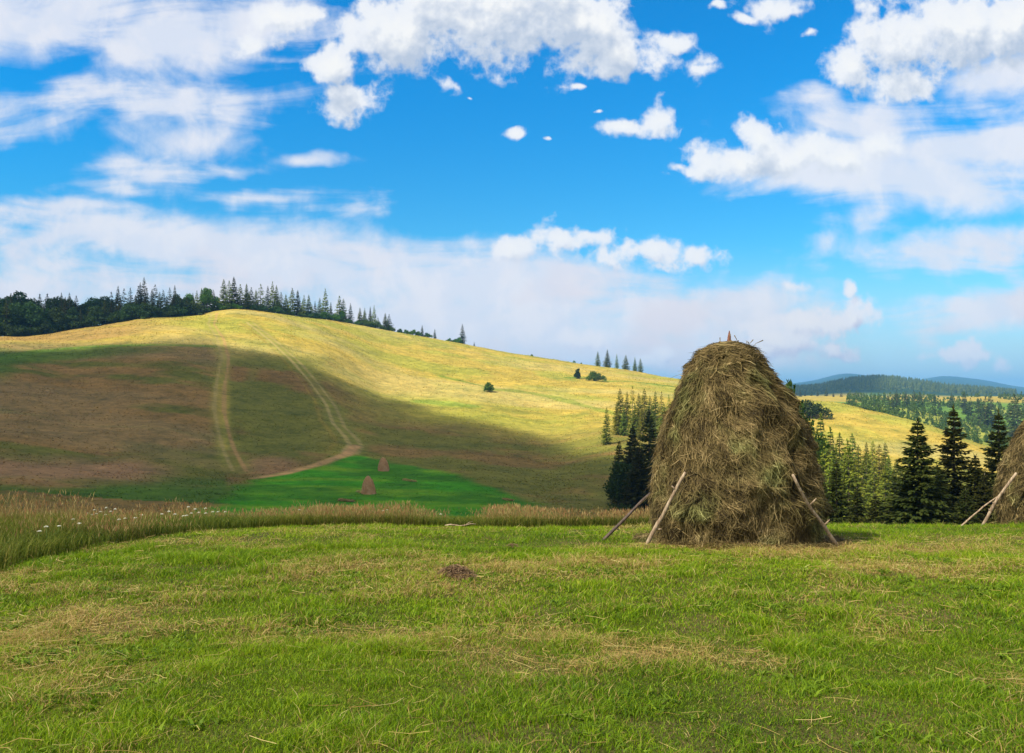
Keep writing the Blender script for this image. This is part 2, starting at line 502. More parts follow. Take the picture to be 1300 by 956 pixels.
M_LEAF = mat_foliage('green_leaves', (0.035, 0.085, 0.012), (0.08, 0.17, 0.02), (0.15, 0.26, 0.035), 0.3, 0.6)
M_YELLOW = mat_foliage('yellow_green_needles', (0.09, 0.11, 0.012), (0.22, 0.24, 0.02), (0.40, 0.38, 0.045), 0.25, 0.5)

# terrain material: the tint attribute carries what grows where, noise the grain
M_LAND, G = mat_new('hill_grass')
a = G.n('ShaderNodeAttribute', attribute_name='tint')
g1 = G.n('ShaderNodeNewGeometry')
pos = g1.outputs['Position']
mp = G.n('ShaderNodeMapping'); mp.inputs['Scale'].default_value = (0.08, 0.10, 0.3); mp.inputs['Rotation'].default_value = (0, 0, 0.12)
G.set(mp.inputs[0], pos)
s1 = G.noise(mp.outputs[0], 1.0, 7, 0.62, 0.3)
s2 = G.noise(pos, 0.30, 8, 0.82)
s3 = G.noise(pos, 0.07, 5, 0.7)
f = G.m('ADD', G.m('ADD', G.m('MULTIPLY', G.m('SUBTRACT', s1, 0.5), 0.8), G.m('MULTIPLY', G.m('SUBTRACT', s2, 0.5), 2.2)), G.m('MULTIPLY', G.m('SUBTRACT', s3, 0.5), 1.3))
f = G.m('MAXIMUM', G.m('MINIMUM', f, 0.7), -0.6)
rgb = G.n('ShaderNodeCombineXYZ')
G.set(rgb.inputs[0], G.m('MULTIPLY_ADD', f, 1.05, 1.0)); G.set(rgb.inputs[1], G.m('MULTIPLY_ADD', f, 0.85, 1.0)); G.set(rgb.inputs[2], G.m('MULTIPLY_ADD', f, 0.8, 1.0))
c = G.vm('MULTIPLY', a.outputs['Color'], rgb.outputs[0])
p = G.n('ShaderNodeBsdfPrincipled'); G.set(p.inputs['Base Color'], c); p.inputs['Roughness'].default_value = 0.95
p.inputs['Specular IOR Level'].default_value = 0.05
bp = G.n('ShaderNodeBump'); bp.inputs['Strength'].default_value = 0.5; bp.inputs['Distance'].default_value = 0.9
G.set(bp.inputs['Height'], s2); G.t.links.new(bp.outputs[0], p.inputs['Normal'])
finish(G, p.outputs[0])


# ------------------------------------------------------------------ terrain sheet
def in_poly(px, py, poly):
    x = np.asarray(px); y = np.asarray(py); ins = np.zeros(x.shape, bool)
    n = len(poly)
    for i in range(n):
        x1, y1 = poly[i]; x2, y2 = poly[(i + 1) % n]
        c = ((y1 > y) != (y2 > y)) & (x < (x2 - x1) * (y - y1) / (y2 - y1 + 1e-9) + x1)
        ins ^= c
    return ins


def dist_line(px, py, pts):
    d = np.full(np.shape(px), 1e9)
    for (x1, y1), (x2, y2) in zip(pts[:-1], pts[1:]):
        vx, vy = x2 - x1, y2 - y1
        t = np.clip(((px - x1) * vx + (py - y1) * vy) / (vx * vx + vy * vy), 0, 1)
        d = np.minimum(d, np.hypot(px - x1 - t * vx, py - y1 - t * vy))
    return d


def ground_line(pts, step=6):
    """photo pixels -> world polyline on the ground"""
    out = []
    for (x1, y1), (x2, y2) in zip(pts[:-1], pts[1:]):
        n = max(1, int(math.hypot(x2 - x1, y2 - y1) / step))
        for i in range(n):
            t = i / n
            out.append(ray(x1 + (x2 - x1) * t, y1 + (y2 - y1) * t)[:2])
    out.append(ray(*pts[-1])[:2])
    return out


TRK_L = ground_line([(272, 398), (268, 412), (280, 430), (286, 455), (280, 490), (278, 520), (284, 550), (292, 575), (304, 598)])
TRK_R = ground_line([(310, 395), (318, 410), (348, 434), (378, 462), (402, 490), (420, 515), (430, 540), (446, 556), (450, 567), (440, 577), (400, 591), (360, 602), (325, 607)])
TRK_R1 = ground_line([(318, 410), (348, 434), (378, 462), (402, 490), (420, 515), (430, 540), (446, 556), (452, 566), (444, 575)])
TRK_PATH = ground_line([(452, 566), (440, 577), (400, 591), (360, 602), (325, 607)])
FIELD = ground_line([(296, 640), (325, 610), (360, 603), (400, 592), (440, 578), (455, 576), (480, 583), (540, 592), (600, 608), (650, 626), (690, 642), (700, 646)])
FIELD = FIELD + [(x, 118.0) for x in (8.0, -10.0, -35.0, -48.0)]

Rr = np.concatenate([np.linspace(0.6, 3, 8), np.linspace(3, 26, 150)[1:], np.geomspace(26, 100, 60)[1:],
                     np.linspace(100, 700, 400)[1:], np.geomspace(700, 12400, 130)[1:]])
aL, aR = -37.5, 37.5
Th = np.concatenate([np.linspace(-180, aL, 50)[:-1], np.linspace(aL, aR, 720), np.linspace(aR, 180, 50)[1:]])
Th = np.radians(Th[:-1])
nT, nR = len(Th), len(Rr)
TT, RR = np.meshgrid(Th, Rr, indexing='ij')
# rings are straight across the view and round elsewhere
XX = RR * np.sin(TT); YY = RR * np.cos(TT)
ZZ = hgt(XX, YY)
PXg, Dg = px_of(XX, YY)
PYg = 500 - ZZ / Dg * F
DL = Dg

# colours (albedo)
def C(*v): return np.array(v, float)
gold = C(0.42, 0.32, 0.060); gold2 = C(0.32, 0.305, 0.05); straw = C(0.46, 0.37, 0.13)
brown = C(0.27, 0.17, 0.055); olive = C(0.135, 0.14, 0.026); green = C(0.10, 0.20, 0.022); crop = C(0.055, 0.27, 0.010)
soil = C(0.08, 0.10, 0.012); dirt = C(0.48, 0.29, 0.12)
n_a = fbm(XX / 70, YY / 28, 21, 5, 0.6); n_b = fbm(XX / 30, YY / 30, 22, 5, 0.6); n_c = fbm(XX / 160, YY / 50, 23, 4)
def lerp(a, b, t): return a * (1 - t[..., None]) + b * t[..., None]
colr = np.zeros(XX.shape + (3,)) + gold
colr = lerp(colr, gold2, sst(n_b, 0.40, 0.62))
colr = lerp(colr, olive * 1.5, 0.7 * sst(n_a, 0.55, 0.75))
colr = lerp(colr, straw, 0.6 * sst(n_c, 0.58, 0.75))
# lower, right hill: olive grass darkened to paint the cloud shade, greener and duller
shade_dull = np.maximum(sst(365 - DL + 90 * (n_a - 0.5), 0, 90) * sst(PXg, 330, 500) * sst(940 - PXg, 0, 60), sst(205 - DL, 0, 25))
colr = lerp(colr, lerp(np.zeros_like(colr) + olive * 1.15, brown * 0.85, sst(n_b, 0.45, 0.65)), shade_dull * 0.92)
# left face: brown hay meadow with green ribbons, between the left track and the frame edge
leftf = sst(292 + 45 * sst(PYg, 585, 640) - PXg + (30 + 60 * sst(PYg, 585, 640)) * (n_b - 0.5), 0, 26) * sst(PYg + 20 * (n_c - 0.5), 425, 445)
lf = lerp(np.zeros_like(colr) + brown, olive * 1.1, sst(n_a, 0.50, 0.62))
lf = lerp(lf, C(0.26, 0.19, 0.08), 0.6 * sst(n_c, 0.5, 0.62))
lf = lerp(lf, C(0.31, 0.19, 0.09), sst(20 - np.abs(PYg - 598 - 0.05 * (PXg - 120)) + 34 * (n_b - 0.5), 0, 16) * sst(250 - PXg, 0, 80))
lf = lerp(lf, green * 0.75, sst(PYg + 40 * (n_a - 0.5), 612, 628))
lf = lerp(lf, green * 0.8, 0.8 * sst(10 - np.abs(PYg - 452 + 0.08 * (PXg - 60)) + 8 * (n_a - .5), 0, 8) * sst(280 - PXg, 0, 200))
lf = lerp(lf, green * 0.7, 0.8 * sst(30 - np.hypot(PXg / 1.2, (PYg - 462)), 0, 25))
colr = lerp(colr, lf, leftf)
ul = sst(250 - PXg + 80 * (n_b - 0.5), 0, 110) * sst(440 - PYg, 0, 10)
colr = lerp(colr, lerp(np.zeros_like(colr) + C(0.30, 0.19, 0.06), gold * 0.8, sst(n_a, 0.42, 0.62)), ul * 0.85)
# between the two tracks: olive
mid = sst(PXg - 284 + 8 * (n_b - .5), 0, 10) * sst(PYg, 440, 462) * sst(470 + 60 * (n_a - 0.5) - PXg, 0, 90) * (DL < 420)
md = lerp(np.zeros_like(colr) + olive * 1.2, brown * 0.85, sst(n_b, 0.50, 0.68))
md = lerp(md, olive * 1.3, 0.5 * sst(12 - np.abs(PXg - 322 - 10 * np.sin(PYg / 30)), 0, 10))
colr = lerp(colr, md, mid)
# brown patch at the bottom by the path
colr = lerp(colr, C(0.30, 0.18, 0.085), 0.8 * sst(38 - np.hypot((PXg - 345) / 1.3, (PYg - 592) * 2.2) + 20 * (n_b - 0.5), 0, 22) * (DL < 300))
colr = lerp(colr, green * 0.75, sst(PYg + 40 * (n_a - 0.5), 614, 630) * sst(350 + 50 * (n_b - 0.5) - PXg, 0, 45) * (DL < 300))
# grassy belt in front of the field
belt = (DL < 133) & (DL > 26)
colr[belt] = (olive * 0.9)
colr = lerp(colr, brown, 0.8 * sst(n_b, 0.4, 0.6) * belt)
# crop field
din = in_poly(XX, YY, FIELD)
dfe = dist_line(XX, YY, FIELD + [FIELD[0]])
fm = sst(np.where(din, dfe, -dfe) + 12 * (n_b - 0.5) + 5 * (fbm(XX / 7, YY / 7, 25, 3) - 0.5), -2.0, 3.0)
cr = lerp(np.zeros_like(colr) + crop, crop * C(2.6, 1.12, 1.5), sst(fbm(XX / 34, YY / 5, 31, 4), 0.40, 0.68))
cr = lerp(cr, crop * C(1.0, 0.72, 1.0), sst(fbm(XX / 12, YY / 12, 32, 4), 0.5, 0.7))
colr = lerp(colr, cr, fm)
# green ribbons of fresh grass in the gold
def ribbon(pts, w, colour, k=0.8):
    global colr
    d = dist_line(XX, YY, ground_line(pts))
    colr = lerp(colr, colour, k * sst(w + w * (n_b - 0.5) * 1.2 - d, 0, w * 0.7))
ribbon([(620, 494), (660, 497), (700, 504), (740, 515), (800, 530), (850, 545)], 5, gold2 * C(0.6, 0.8, 0.7), 0.75)  # grass ribbon trailing right of the lone bush, with the bush's shade painted in
ribbon([(560, 478), (620, 492)], 3, green * 1.1, 0.6)
ribbon([(758, 484), (800, 484), (850, 490)], 5, green, 0.8)  # fresh grass plus painted shade of the wide bush, to its right
ribbon([(540, 510), (600, 515)], 7, green * 1.6, 0.45)
ribbon([(720, 480), (745, 479)], 3, green, 0.8)
ribbon([(0, 455), (60, 445), (120, 440), (200, 438), (270, 440)], 6, green * 0.9, 0.7)
ribbon([(790, 632), (760, 620), (700, 612)], 5, olive, 0.7)
# tracks: pale wheel ruts with a grassy middle
def rut(line, w, colour, k):
    global colr
    d = dist_line(XX, YY, line) + 1.0 * (n_b - 0.5)
    colr = lerp(colr, colour, k * sst(w - d, 0, w * 0.6))
rut(TRK_L, 5.0, olive * 1.6, 0.35)
rut([(x - 1.6, y) for x, y in TRK_L], 0.85, straw * 0.75, 0.75)
rut([(x + 1.6, y) for x, y in TRK_L], 0.85, dirt * 0.85, 0.7)
rut(TRK_R1, 5.5, olive * 1.6, 0.6)
rut([(x - 1.9, y) for x, y in TRK_R1], 1.0, straw * 0.85, 0.85)
rut([(x + 1.9, y) for x, y in TRK_R1], 1.0, straw * 0.75, 0.75)
rut([(x - 6, y) for x, y in TRK_R1], 1.0, gold * 0.7, 0.5)
rut(TRK_PATH, 2.2, dirt * 1.05, 0.95)
# right and far: yellow hill, then rough green clearing, then forest floor
far = sst(DL, 395, 430) * sst(PXg, 960, 1010)
fc = lerp(np.zeros_like(colr) + C(0.12, 0.22, 0.03), C(0.30, 0.32, 0.05), sst(fbm(XX / 40, YY / 60, 41, 4), 0.5, 0.65))
fc = lerp(fc, gold * 0.9, sst(DL, 640, 700) * sst(1110 - PXg, 0, 30))
fc = lerp(fc, gold * 0.9, sst(DL, 760, 800) * sst(fbm(XX / 200, YY / 400, 43, 3), 0.45, 0.6))
colr = lerp(colr, fc, far)
blueh = sst(DL, 1400, 1600)
colr = lerp(colr, C(0.020, 0.045, 0.016), blueh)
colr = lerp(colr, C(0.10, 0.17, 0.04), sst(PXg - 1140, 0, 15) * sst(DL, 1700, 1850) * (DL < 2900) * sst(fbm(XX / 150, YY / 150, 47, 4), 0.42, 0.6))
valley = sst(250 - DL, 0, 60) * sst(PXg, 830, 900) * (DL > 24)
colr = lerp(colr, C(0.16, 0.18, 0.035), valley * 0.8)
# meadow floor under the blades
nearm = DL < 26
n_n = fbm(XX / 0.9, YY / 0.9, 51, 4)
mf = lerp(np.zeros_like(colr) + soil, C(0.12, 0.10, 0.035), sst(n_n, 0.5, 0.7))
colr = np.where(nearm[..., None], mf, colr)

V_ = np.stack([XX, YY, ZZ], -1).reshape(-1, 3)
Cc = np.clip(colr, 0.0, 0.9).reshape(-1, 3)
ii, jj = np.meshgrid(np.arange(nT), np.arange(nR - 1), indexing='ij')
i2 = (ii + 1) % nT
quads = np.stack([ii * nR + jj, i2 * nR + jj, i2 * nR + jj + 1, ii * nR + jj + 1], -1)[..., ::-1].reshape(-1, 4)
fcx = 0.5 * (XX[ii, jj] + XX[i2, jj + 1]).ravel(); fcy = 0.5 * (YY[ii, jj] + YY[i2, jj + 1]).ravel()
fpx, fD = px_of(fcx, fcy)
cls = np.ones(len(quads), int)                                  # 1 hill
cls[fD < 26] = 0                                                 # 0 meadow
dtr = np.minimum(np.minimum(dist_line(fcx, fcy, TRK_L), dist_line(fcx, fcy, TRK_R1)), dist_line(fcx, fcy, TRK_PATH) + 1.2)
cls[in_poly(fcx, fcy, FIELD)] = 2
cls[(dtr < 3.5)] = 3
cls[fD > 1450] = 4
for k, (nm, lb) in enumerate([('meadow_ground', 'mown meadow in the foreground'), ('hill', 'golden grassy hill'), ('crop_field', 'bright green field below the hill'),
                              ('dirt_track', 'farm tracks up the hill'), ('distant_hills', 'distant blue wooded hills')]):
    q = quads[cls == k]
    used, inv = np.unique(q, return_inverse=True)
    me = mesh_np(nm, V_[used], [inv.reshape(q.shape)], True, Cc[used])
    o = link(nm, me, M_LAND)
    tag(o, lb, None, None, 'structure')


# ------------------------------------------------------------------ strand / blade builders
def blades(base, h, w, az, lean, curl, col_b, col_t, two=True):
    """bent grass blades: base (n,3), height, width, facing, lean, tip colours"""
    n = len(base)
    dx, dy = np.cos(az), np.sin(az)                 # lean direction
    sx, sy = -dy, dx                                # side direction
    ra = rng.uniform(0, 2 * PI, n); sx, sy = np.cos(ra), np.sin(ra)
    m = base + np.stack([dx * lean * h * 0.45, dy * lean * h * 0.45, h * 0.55], -1)
    t = base + np.stack([dx * (lean + curl) * h, dy * (lean + curl) * h, h * (1 - 0.35 * curl)], -1)
    s = np.stack([sx, sy, np.zeros(n)], -1) * (w * 0.5)[:, None]
    k = np.arange(n)
    if two:
        co = np.stack([base - s, base + s, m + s * 0.8, m - s * 0.8, t], 1).reshape(-1, 3)
        q = np.stack([k * 5, k * 5 + 1, k * 5 + 2, k * 5 + 3], -1); tr = np.stack([k * 5 + 3, k * 5 + 2, k * 5 + 4], -1)
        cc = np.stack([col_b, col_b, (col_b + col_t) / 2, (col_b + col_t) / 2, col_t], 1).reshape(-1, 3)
        return co, [q, tr], cc
    co = np.stack([base - s, base + s, t], 1).reshape(-1, 3)
    tr = np.stack([k * 3, k * 3 + 1, k * 3 + 2], -1)
    cc = np.stack([col_b, col_b, col_t], 1).reshape(-1, 3)
    return co, [tr], cc


def merge(parts):
    cos, fs, cs, o = [], {}, [], 0
    for co, f, c in parts:
        cos.append(co); cs.append(c)
        for a_ in f:
            fs.setdefault(a_.shape[1], []).append(a_ + o)
        o += len(co)
    return np.concatenate(cos), [np.concatenate(v) for v in fs.values()], np.concatenate(cs)


def edge_D(px):
    """distance at which the uncut strip starts"""
    return np.interp(px, [-500, -100, 0, 60, 120, 200, 280, 340, 500, 800, 900, 1040, 1060, 1900],
                     [8.0, 9.3, 10.2, 11.4, 12.8, 14.4, 16.3, 17.6, 18.2, 18.8, 19.2, 21.0, 23.5, 23.5])


def scatter(n, d0, d1, margin=140, p=1.0, outer=False):
    """points in the wedge the meadow fills, even per area"""
    D = np.sqrt(rng.uniform(d0 ** 2, d1 ** 2, n))
    px = rng.uniform(-margin, 1300 + margin, n)
    if outer:
        px = np.where(rng.uniform(0, 1, n) < 0.5, rng.uniform(-1100, -140, n), rng.uniform(1440, 2400, n))
    return px, D, (px - 650) / F * D


M_GRASS = mat_tint('mown_grass', 0.4, 0.6, 0.25)


def pal(keys, t):
    t = np.clip(t, 0, 1) * (len(keys) - 1); k = np.minimum(t.astype(int), len(keys) - 2); f = (t - k)[:, None]
    K = np.array(keys)
    return K[k] * (1 - f) + K[k + 1] * f


GREENS = [(0.065, 0.15, 0.005), (0.185, 0.33, 0.005), (0.34, 0.49, 0.008), (0.52, 0.60, 0.04)]
STRAWS = [(0.24, 0.13, 0.045), (0.44, 0.29, 0.09), (0.62, 0.48, 0.16), (0.78, 0.66, 0.30)]


def meadow_patch(n, d0, d1, wid, two, outer=False):
    px, D, X = scatter(n, d0, d1, outer=outer)
    e = edge_D(px)
    k = D < e + rng.normal(0, 0.25, n)
    px, D, X = px[k], D[k], X[k]; n = len(D)
    Z = hgt(X, D)
    dry = fbm(X / 1.3, D / 0.9, 61, 4, 0.55); big = fbm(X / 5, D / 3.5, 62, 3); tuft = fbm(X / 0.45, D / 0.45, 63, 3); lush = fbm(X / 0.8, D / 0.6, 64, 3)
    pd = np.clip(0.20 + 1.9 * (dry - 0.50) + 0.9 * (big - 0.47) + 0.10 * (1 - sst(D, 3, 7)) - 0.10 * sst(D, 8, 14), 0.05, 0.8)
    isdry = rng.uniform(0, 1, n) < pd
    h = rng.uniform(0.03, 0.075, n) * (0.55 + 1.0 * sst(tuft, 0.42, 0.72)) * (1 + 0.7 * sst(lush, 0.60, 0.75)) * (0.72 + 0.28 * sst(D, 5, 9))
    h = np.where(isdry, h * rng.uniform(0.5, 1.4, n), h)
    w = rng.uniform(0.6, 1.3, n) * wid
    lean = np.where(isdry, rng.uniform(0.2, 1.6, n), rng.uniform(0.0, 0.7, n))
    c = np.where(isdry[:, None], pal(STRAWS, rng.beta(2, 2, n)), pal(GREENS, np.clip(rng.beta(1.3, 1.6, n) * 0.8 + 0.55 * (big - 0.35) + 0.25 * (lush - .5), 0, 1)))
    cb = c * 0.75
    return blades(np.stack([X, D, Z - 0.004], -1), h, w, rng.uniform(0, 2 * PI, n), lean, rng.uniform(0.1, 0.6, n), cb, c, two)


parts = [meadow_patch(60000, 0.8, 2.6, 0.006, False), meadow_patch(110000, 0.8, 7.0, 0.008, False, True), meadow_patch(200000, 7.0, 24.0, 0.016, False, True),
         meadow_patch(250000, 2.6, 7.0, 0.0045, True), meadow_patch(250000, 7.0, 13.0, 0.0075, True),
         meadow_patch(260000, 13.0, 24.0, 0.012, False)]


# loose straw lying on the mown ground
def loose_straw(n, d0, d1, w0):
    px, D, X = scatter(n, d0, d1)
    dry = fbm(X / 1.3, D / 0.9, 61, 4, 0.55); big = fbm(X / 5, D / 3.5, 62, 3)
    k = (rng.uniform(0, 1, n) < np.clip(0.15 + 2.4 * (dry - 0.48) + 1.2 * (big - 0.47), 0.05, 1)) & (D < edge_D(px))
    X, D = X[k], D[k]; n = len(X)
    L = rng.uniform(0.06, 0.24, n); az = rng.uniform(0, 2 * PI, n); w = w0 * rng.uniform(0.7, 1.3, n)
    pts = []
    lift = rng.uniform(0.015, 0.07, n); bow = rng.normal(0, 0.12, n)
    for t in (-0.5, 0.0, 0.5):
        x = X + np.cos(az) * L * t - np.sin(az) * bow * L * (0.25 - t * t) * 4
        y = D + np.sin(az) * L * t + np.cos(az) * bow * L * (0.25 - t * t) * 4
        z = hgt(x, y) + lift + (rng.uniform(-0.012, 0.012, n))
        pts.append(np.stack([x, y, z], -1))
    s = np.stack([-np.sin(az), np.cos(az), rng.uniform(-0.6, 0.6, n)], -1) * (w / 2)[:, None]
    co = np.stack([pts[0] - s, pts[0] + s, pts[1] - s, pts[1] + s, pts[2] - s, pts[2] + s], 1).reshape(-1, 3)
    b6 = np.arange(n) * 6
    q = np.concatenate([np.stack([b6, b6 + 1, b6 + 3, b6 + 2], -1), np.stack([b6 + 2, b6 + 3, b6 + 5, b6 + 4], -1)])
    c = pal(STRAWS, rng.beta(2.2, 2, n))
    return co, [q], np.repeat(c, 6, 0)


def weeds(n):
    px, D, X = scatter(n, 2.6, 12)
    k = fbm(X / 0.5, D / 0.5, 77, 3) > 0.60
    X, D = X[k], D[k]; m = 7
    X = np.repeat(X, m) + rng.normal(0, 0.02, len(X) * m); D = np.repeat(D, m) + rng.normal(0, 0.02, len(D) * m); n = len(X)
    c = pal([(0.07, 0.14, 0.006), (0.16, 0.27, 0.010), (0.26, 0.38, 0.02)], rng.uniform(0, 1, n))
    return blades(np.stack([X, D, hgt(X, D)], -1), rng.uniform(0.03, 0.07, n), rng.uniform(0.010, 0.022, n), rng.uniform(0, 2 * PI, n), rng.uniform(0.4, 1.3, n), rng.uniform(0.3, 0.8, n), c * 0.9, c)


parts += [weeds(7000), loose_straw(15000, 2.6, 8, 0.003), loose_straw(12000, 8, 16, 0.005)]
co, fs, cs = merge(parts)
me = mesh_np('mown_grass', co, fs, False, cs)
tag(link('grass', me, M_GRASS), 'short mown green grass with dry straw over the foreground meadow', 'grass', None, 'stuff')

# uncut strip of tall seeding grass along the meadow edge
def tall_patch(n, kindk):
    px = rng.uniform(-620, 1075, n); e = edge_D(px)
    dep = np.where(px < 330, 22.5 - e, 3.4)
    D = e + np.abs(rng.beta(1, 1.4, n)) * dep
    X = (px - 650) / F * D; Z = hgt(X, D)
    big = fbm(X / 2.2, D / 2.2, 71, 3)
    fadeL = np.interp(px, [-700, 250, 330, 1000, 1075], [0.80, 0.76, 0.66, 0.64, 0.3])
    if kindk == 'leaf':
        h = rng.uniform(0.22, 0.50, n) * fadeL * (0.6 + 0.9 * big)
        c = pal([(0.04, 0.07, 0.008), (0.10, 0.15, 0.014), (0.20, 0.23, 0.03), (0.38, 0.30, 0.08)], rng.beta(2, 2.4, n) + (big - 0.5) * 0.5)
        return blades(np.stack([X, D, Z], -1), h, rng.uniform(0.006, 0.013, n), rng.uniform(0, 2 * PI, n), rng.uniform(0, 0.5, n), rng.uniform(0.1, 0.5, n), c * 0.8, c)
    dens = fbm(X / 1.4, D / 1.4, 73, 3)
    k = rng.uniform(0, 1, n) < sst(dens, 0.38, 0.68) * 0.8
    X, D, Z, px, fadeL, big = X[k], D[k], Z[k], px[k], fadeL[k], big[k]; n = len(X)
    h = rng.uniform(0.30, 0.74, n) * fadeL * (0.45 + 1.1 * big)
    az = rng.uniform(0, 2 * PI, n); lean = rng.uniform(0, 0.25, n)
    cst = pal([(0.20, 0.16, 0.05), (0.36, 0.28, 0.10), (0.22, 0.24, 0.05)], rng.uniform(0, 1, n))
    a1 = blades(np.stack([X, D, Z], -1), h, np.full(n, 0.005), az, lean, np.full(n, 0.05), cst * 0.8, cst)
    tip = a1[0].reshape(n, 5, 3)[:, 4]
    hh = rng.uniform(0.07, 0.15, n)
    red = rng.uniform(0, 1, n)
    ch = pal([(0.38, 0.16, 0.08), (0.36, 0.22, 0.09), (0.36, 0.28, 0.10), (0.50, 0.38, 0.17)], red)
    m = tip + np.stack([rng.normal(0, 0.01, n), rng.normal(0, 0.01, n), -hh * 0.35], -1)
    t = tip + np.stack([np.cos(az) * 0.03, np.sin(az) * 0.03, hh * 0.55], -1)
    ra = rng.uniform(0, PI, n); s = np.stack([np.cos(ra), np.sin(ra), np.zeros(n)], -1) * rng.uniform(0.004, 0.009, n)[:, None]
    cco = np.stack([m, tip + s, t, tip - s], 1).reshape(-1, 3)
    q = np.arange(n)[:, None] * 4 + np.arange(4)[None]
    return merge([a1, (cco, [q], np.repeat(ch, 4, 0))])


co, fs, cs = merge([tall_patch(130000, 'leaf'), tall_patch(82000, 'seed')])
me = mesh_np('tall_grass', co, fs, False, cs)
tag(link('tall_grass', me, mat_tint('seeding_grass', 0.35, 0.7, 0.15)), 'uncut strip of tall reddish seeding grass along the far edge of the meadow', 'tall grass', None, 'stuff')

# sparse weeds on the slope just beyond the edge
# tussocks over the hillside
gi_ = np.flatnonzero(((DL > 105) & (DL < 640) & (np.abs(np.degrees(TT)) < 37.4)).ravel())
pick = rng.choice(gi_, 230000)
bx = V_[pick, 0] + rng.normal(0, 0.6, len(pick)); by = V_[pick, 1] + rng.normal(0, 0.9, len(pick))
dd_ = np.minimum(np.minimum(dist_line(bx, by, TRK_L), dist_line(bx, by, TRK_R1)), dist_line(bx, by, TRK_PATH) + 1)
keep = (dd_ > 2.6) & (rng.uniform(0, 1, len(bx)) < 0.25 + sst(fbm(bx / 9, by / 9, 91, 3), 0.4, 0.65))
inf = in_poly(bx, by, FIELD)
bx, by, inf, pick = bx[keep], by[keep], inf[keep], pick[keep]
n = len(bx); Dn = by
hh = rng.uniform(0.12, 0.42, n) * np.where(inf, 0.5, 1.0) * (0.7 + 0.5 * sst(Dn, 200, 500))
base_c = Cc[pick] * (rng.uniform(0.72, 1.5, n))[:, None] * np.stack([rng.uniform(0.9, 1.15, n), np.ones(n), rng.uniform(0.7, 1.2, n)], -1)
base_c = np.clip(np.where(inf[:, None], Cc[pick] * rng.uniform(0.8, 1.25, n)[:, None], base_c), 0, 0.8)
co, fs, cs = blades(np.stack([bx, by, hgt(bx, by) - 0.03], -1), hh, rng.uniform(0.25, 0.8, n), rng.uniform(0, 2 * PI, n), rng.uniform(0, 0.8, n), rng.uniform(0.1, 0.5, n), base_c * 0.95, base_c, False)
tag(link('tussock_grass', mesh_np('tussock_grass', co, fs, False, cs), M_GRASS), 'uneven grass tussocks covering the hillside', 'grass', None, 'stuff')

# white umbel flowers in the uncut grass
M_STEM, G = mat_new('flower_stem')
p = G.n('ShaderNodeBsdfPrincipled'); p.inputs['Base Color'].default_value = (0.10, 0.18, 0.03, 1); p.inputs['Roughness'].default_value = 0.7
finish(G, p.outputs[0])
M_PETAL, G = mat_new('white_petals')
geo = G.n('ShaderNodeNewGeometry')
finish(G, leafy(G, G.mix(geo.outputs['Random Per Island'], (0.80, 0.80, 0.74), (0.62, 0.64, 0.50)), 0.3, None, 0.6, 0.2))


def tube_np(pts, rad, sides=6):
    pts = np.asarray(pts, float); n = len(pts)
    rad = np.broadcast_to(rad, (n,))
    co, qs = [], []
    t = np.gradient(pts, axis=0); t /= np.linalg.norm(t, axis=1)[:, None] + 1e-9
    up = np.array([0.31, 0.95, 0.05])
    for i in range(n):
        a_ = np.cross(t[i], up); a_ /= np.linalg.norm(a_) + 1e-9; b_ = np.cross(t[i], a_)
        for k in range(sides):
            an = 2 * PI * k / sides
            co.append(pts[i] + rad[i] * (math.cos(an) * a_ + math.sin(an) * b_))
    for i in range(n - 1):
        for k in range(sides):
            k2 = (k + 1) % sides
            qs.append((i * sides + k, i * sides + k2, (i + 1) * sides + k2, (i + 1) * sides + k))
    # ends
    co.append(pts[0]); co.append(pts[-1]); tr = []
    for k in range(sides):
        k2 = (k + 1) % sides
        tr.append((len(co) - 2, k2, k)); tr.append((len(co) - 1, (n - 1) * sides + k, (n - 1) * sides + k2))
    return np.array(co), np.array(qs), np.array(tr)


def flower(seed):
    r = random.Random(seed)
    root = empty('wildflower', (0, 0, 0))
    H = 1.0
    sp = [(0, 0, 0), (0.01, 0.01, 0.35), (0.0, 0.02, 0.7), (0.02, 0.0, 0.95)]
    c1, q1, t1 = tube_np(sp, [0.006, 0.005, 0.004, 0.003], 5)
    link('stem', mesh_np('flower_stem', c1, [q1, t1]), M_STEM, root)
    cos, tris = [], []
    # umbel: many five-petal florets on a shallow dome
    for k in range(26):
        a_ = k * 2.4; rr = 0.042 * math.sqrt(k / 26)
        c = np.array([0.02 + rr * math.cos(a_), rr * math.sin(a_), 0.98 - rr * rr * 22 + r.uniform(-.012, .012)])
        b_ = len(cos); cos.append(c)
        ph = r.uniform(0, 1)
        for j in range(10):
            an = ph + 2 * PI * j / 10; q = 0.014 if j % 2 == 0 else 0.007
            cos.append(c + np.array([q * math.cos(an), q * math.sin(an), 0.007 * math.sin(an + k)]))
        for j in range(10):
            tris.append((b_, b_ + 1 + j, b_ + 1 + (j + 1) % 10))
    link('flower_head', mesh_np('flower_head', np.array(cos), [np.array(tris)]), M_PETAL, root)
    return root


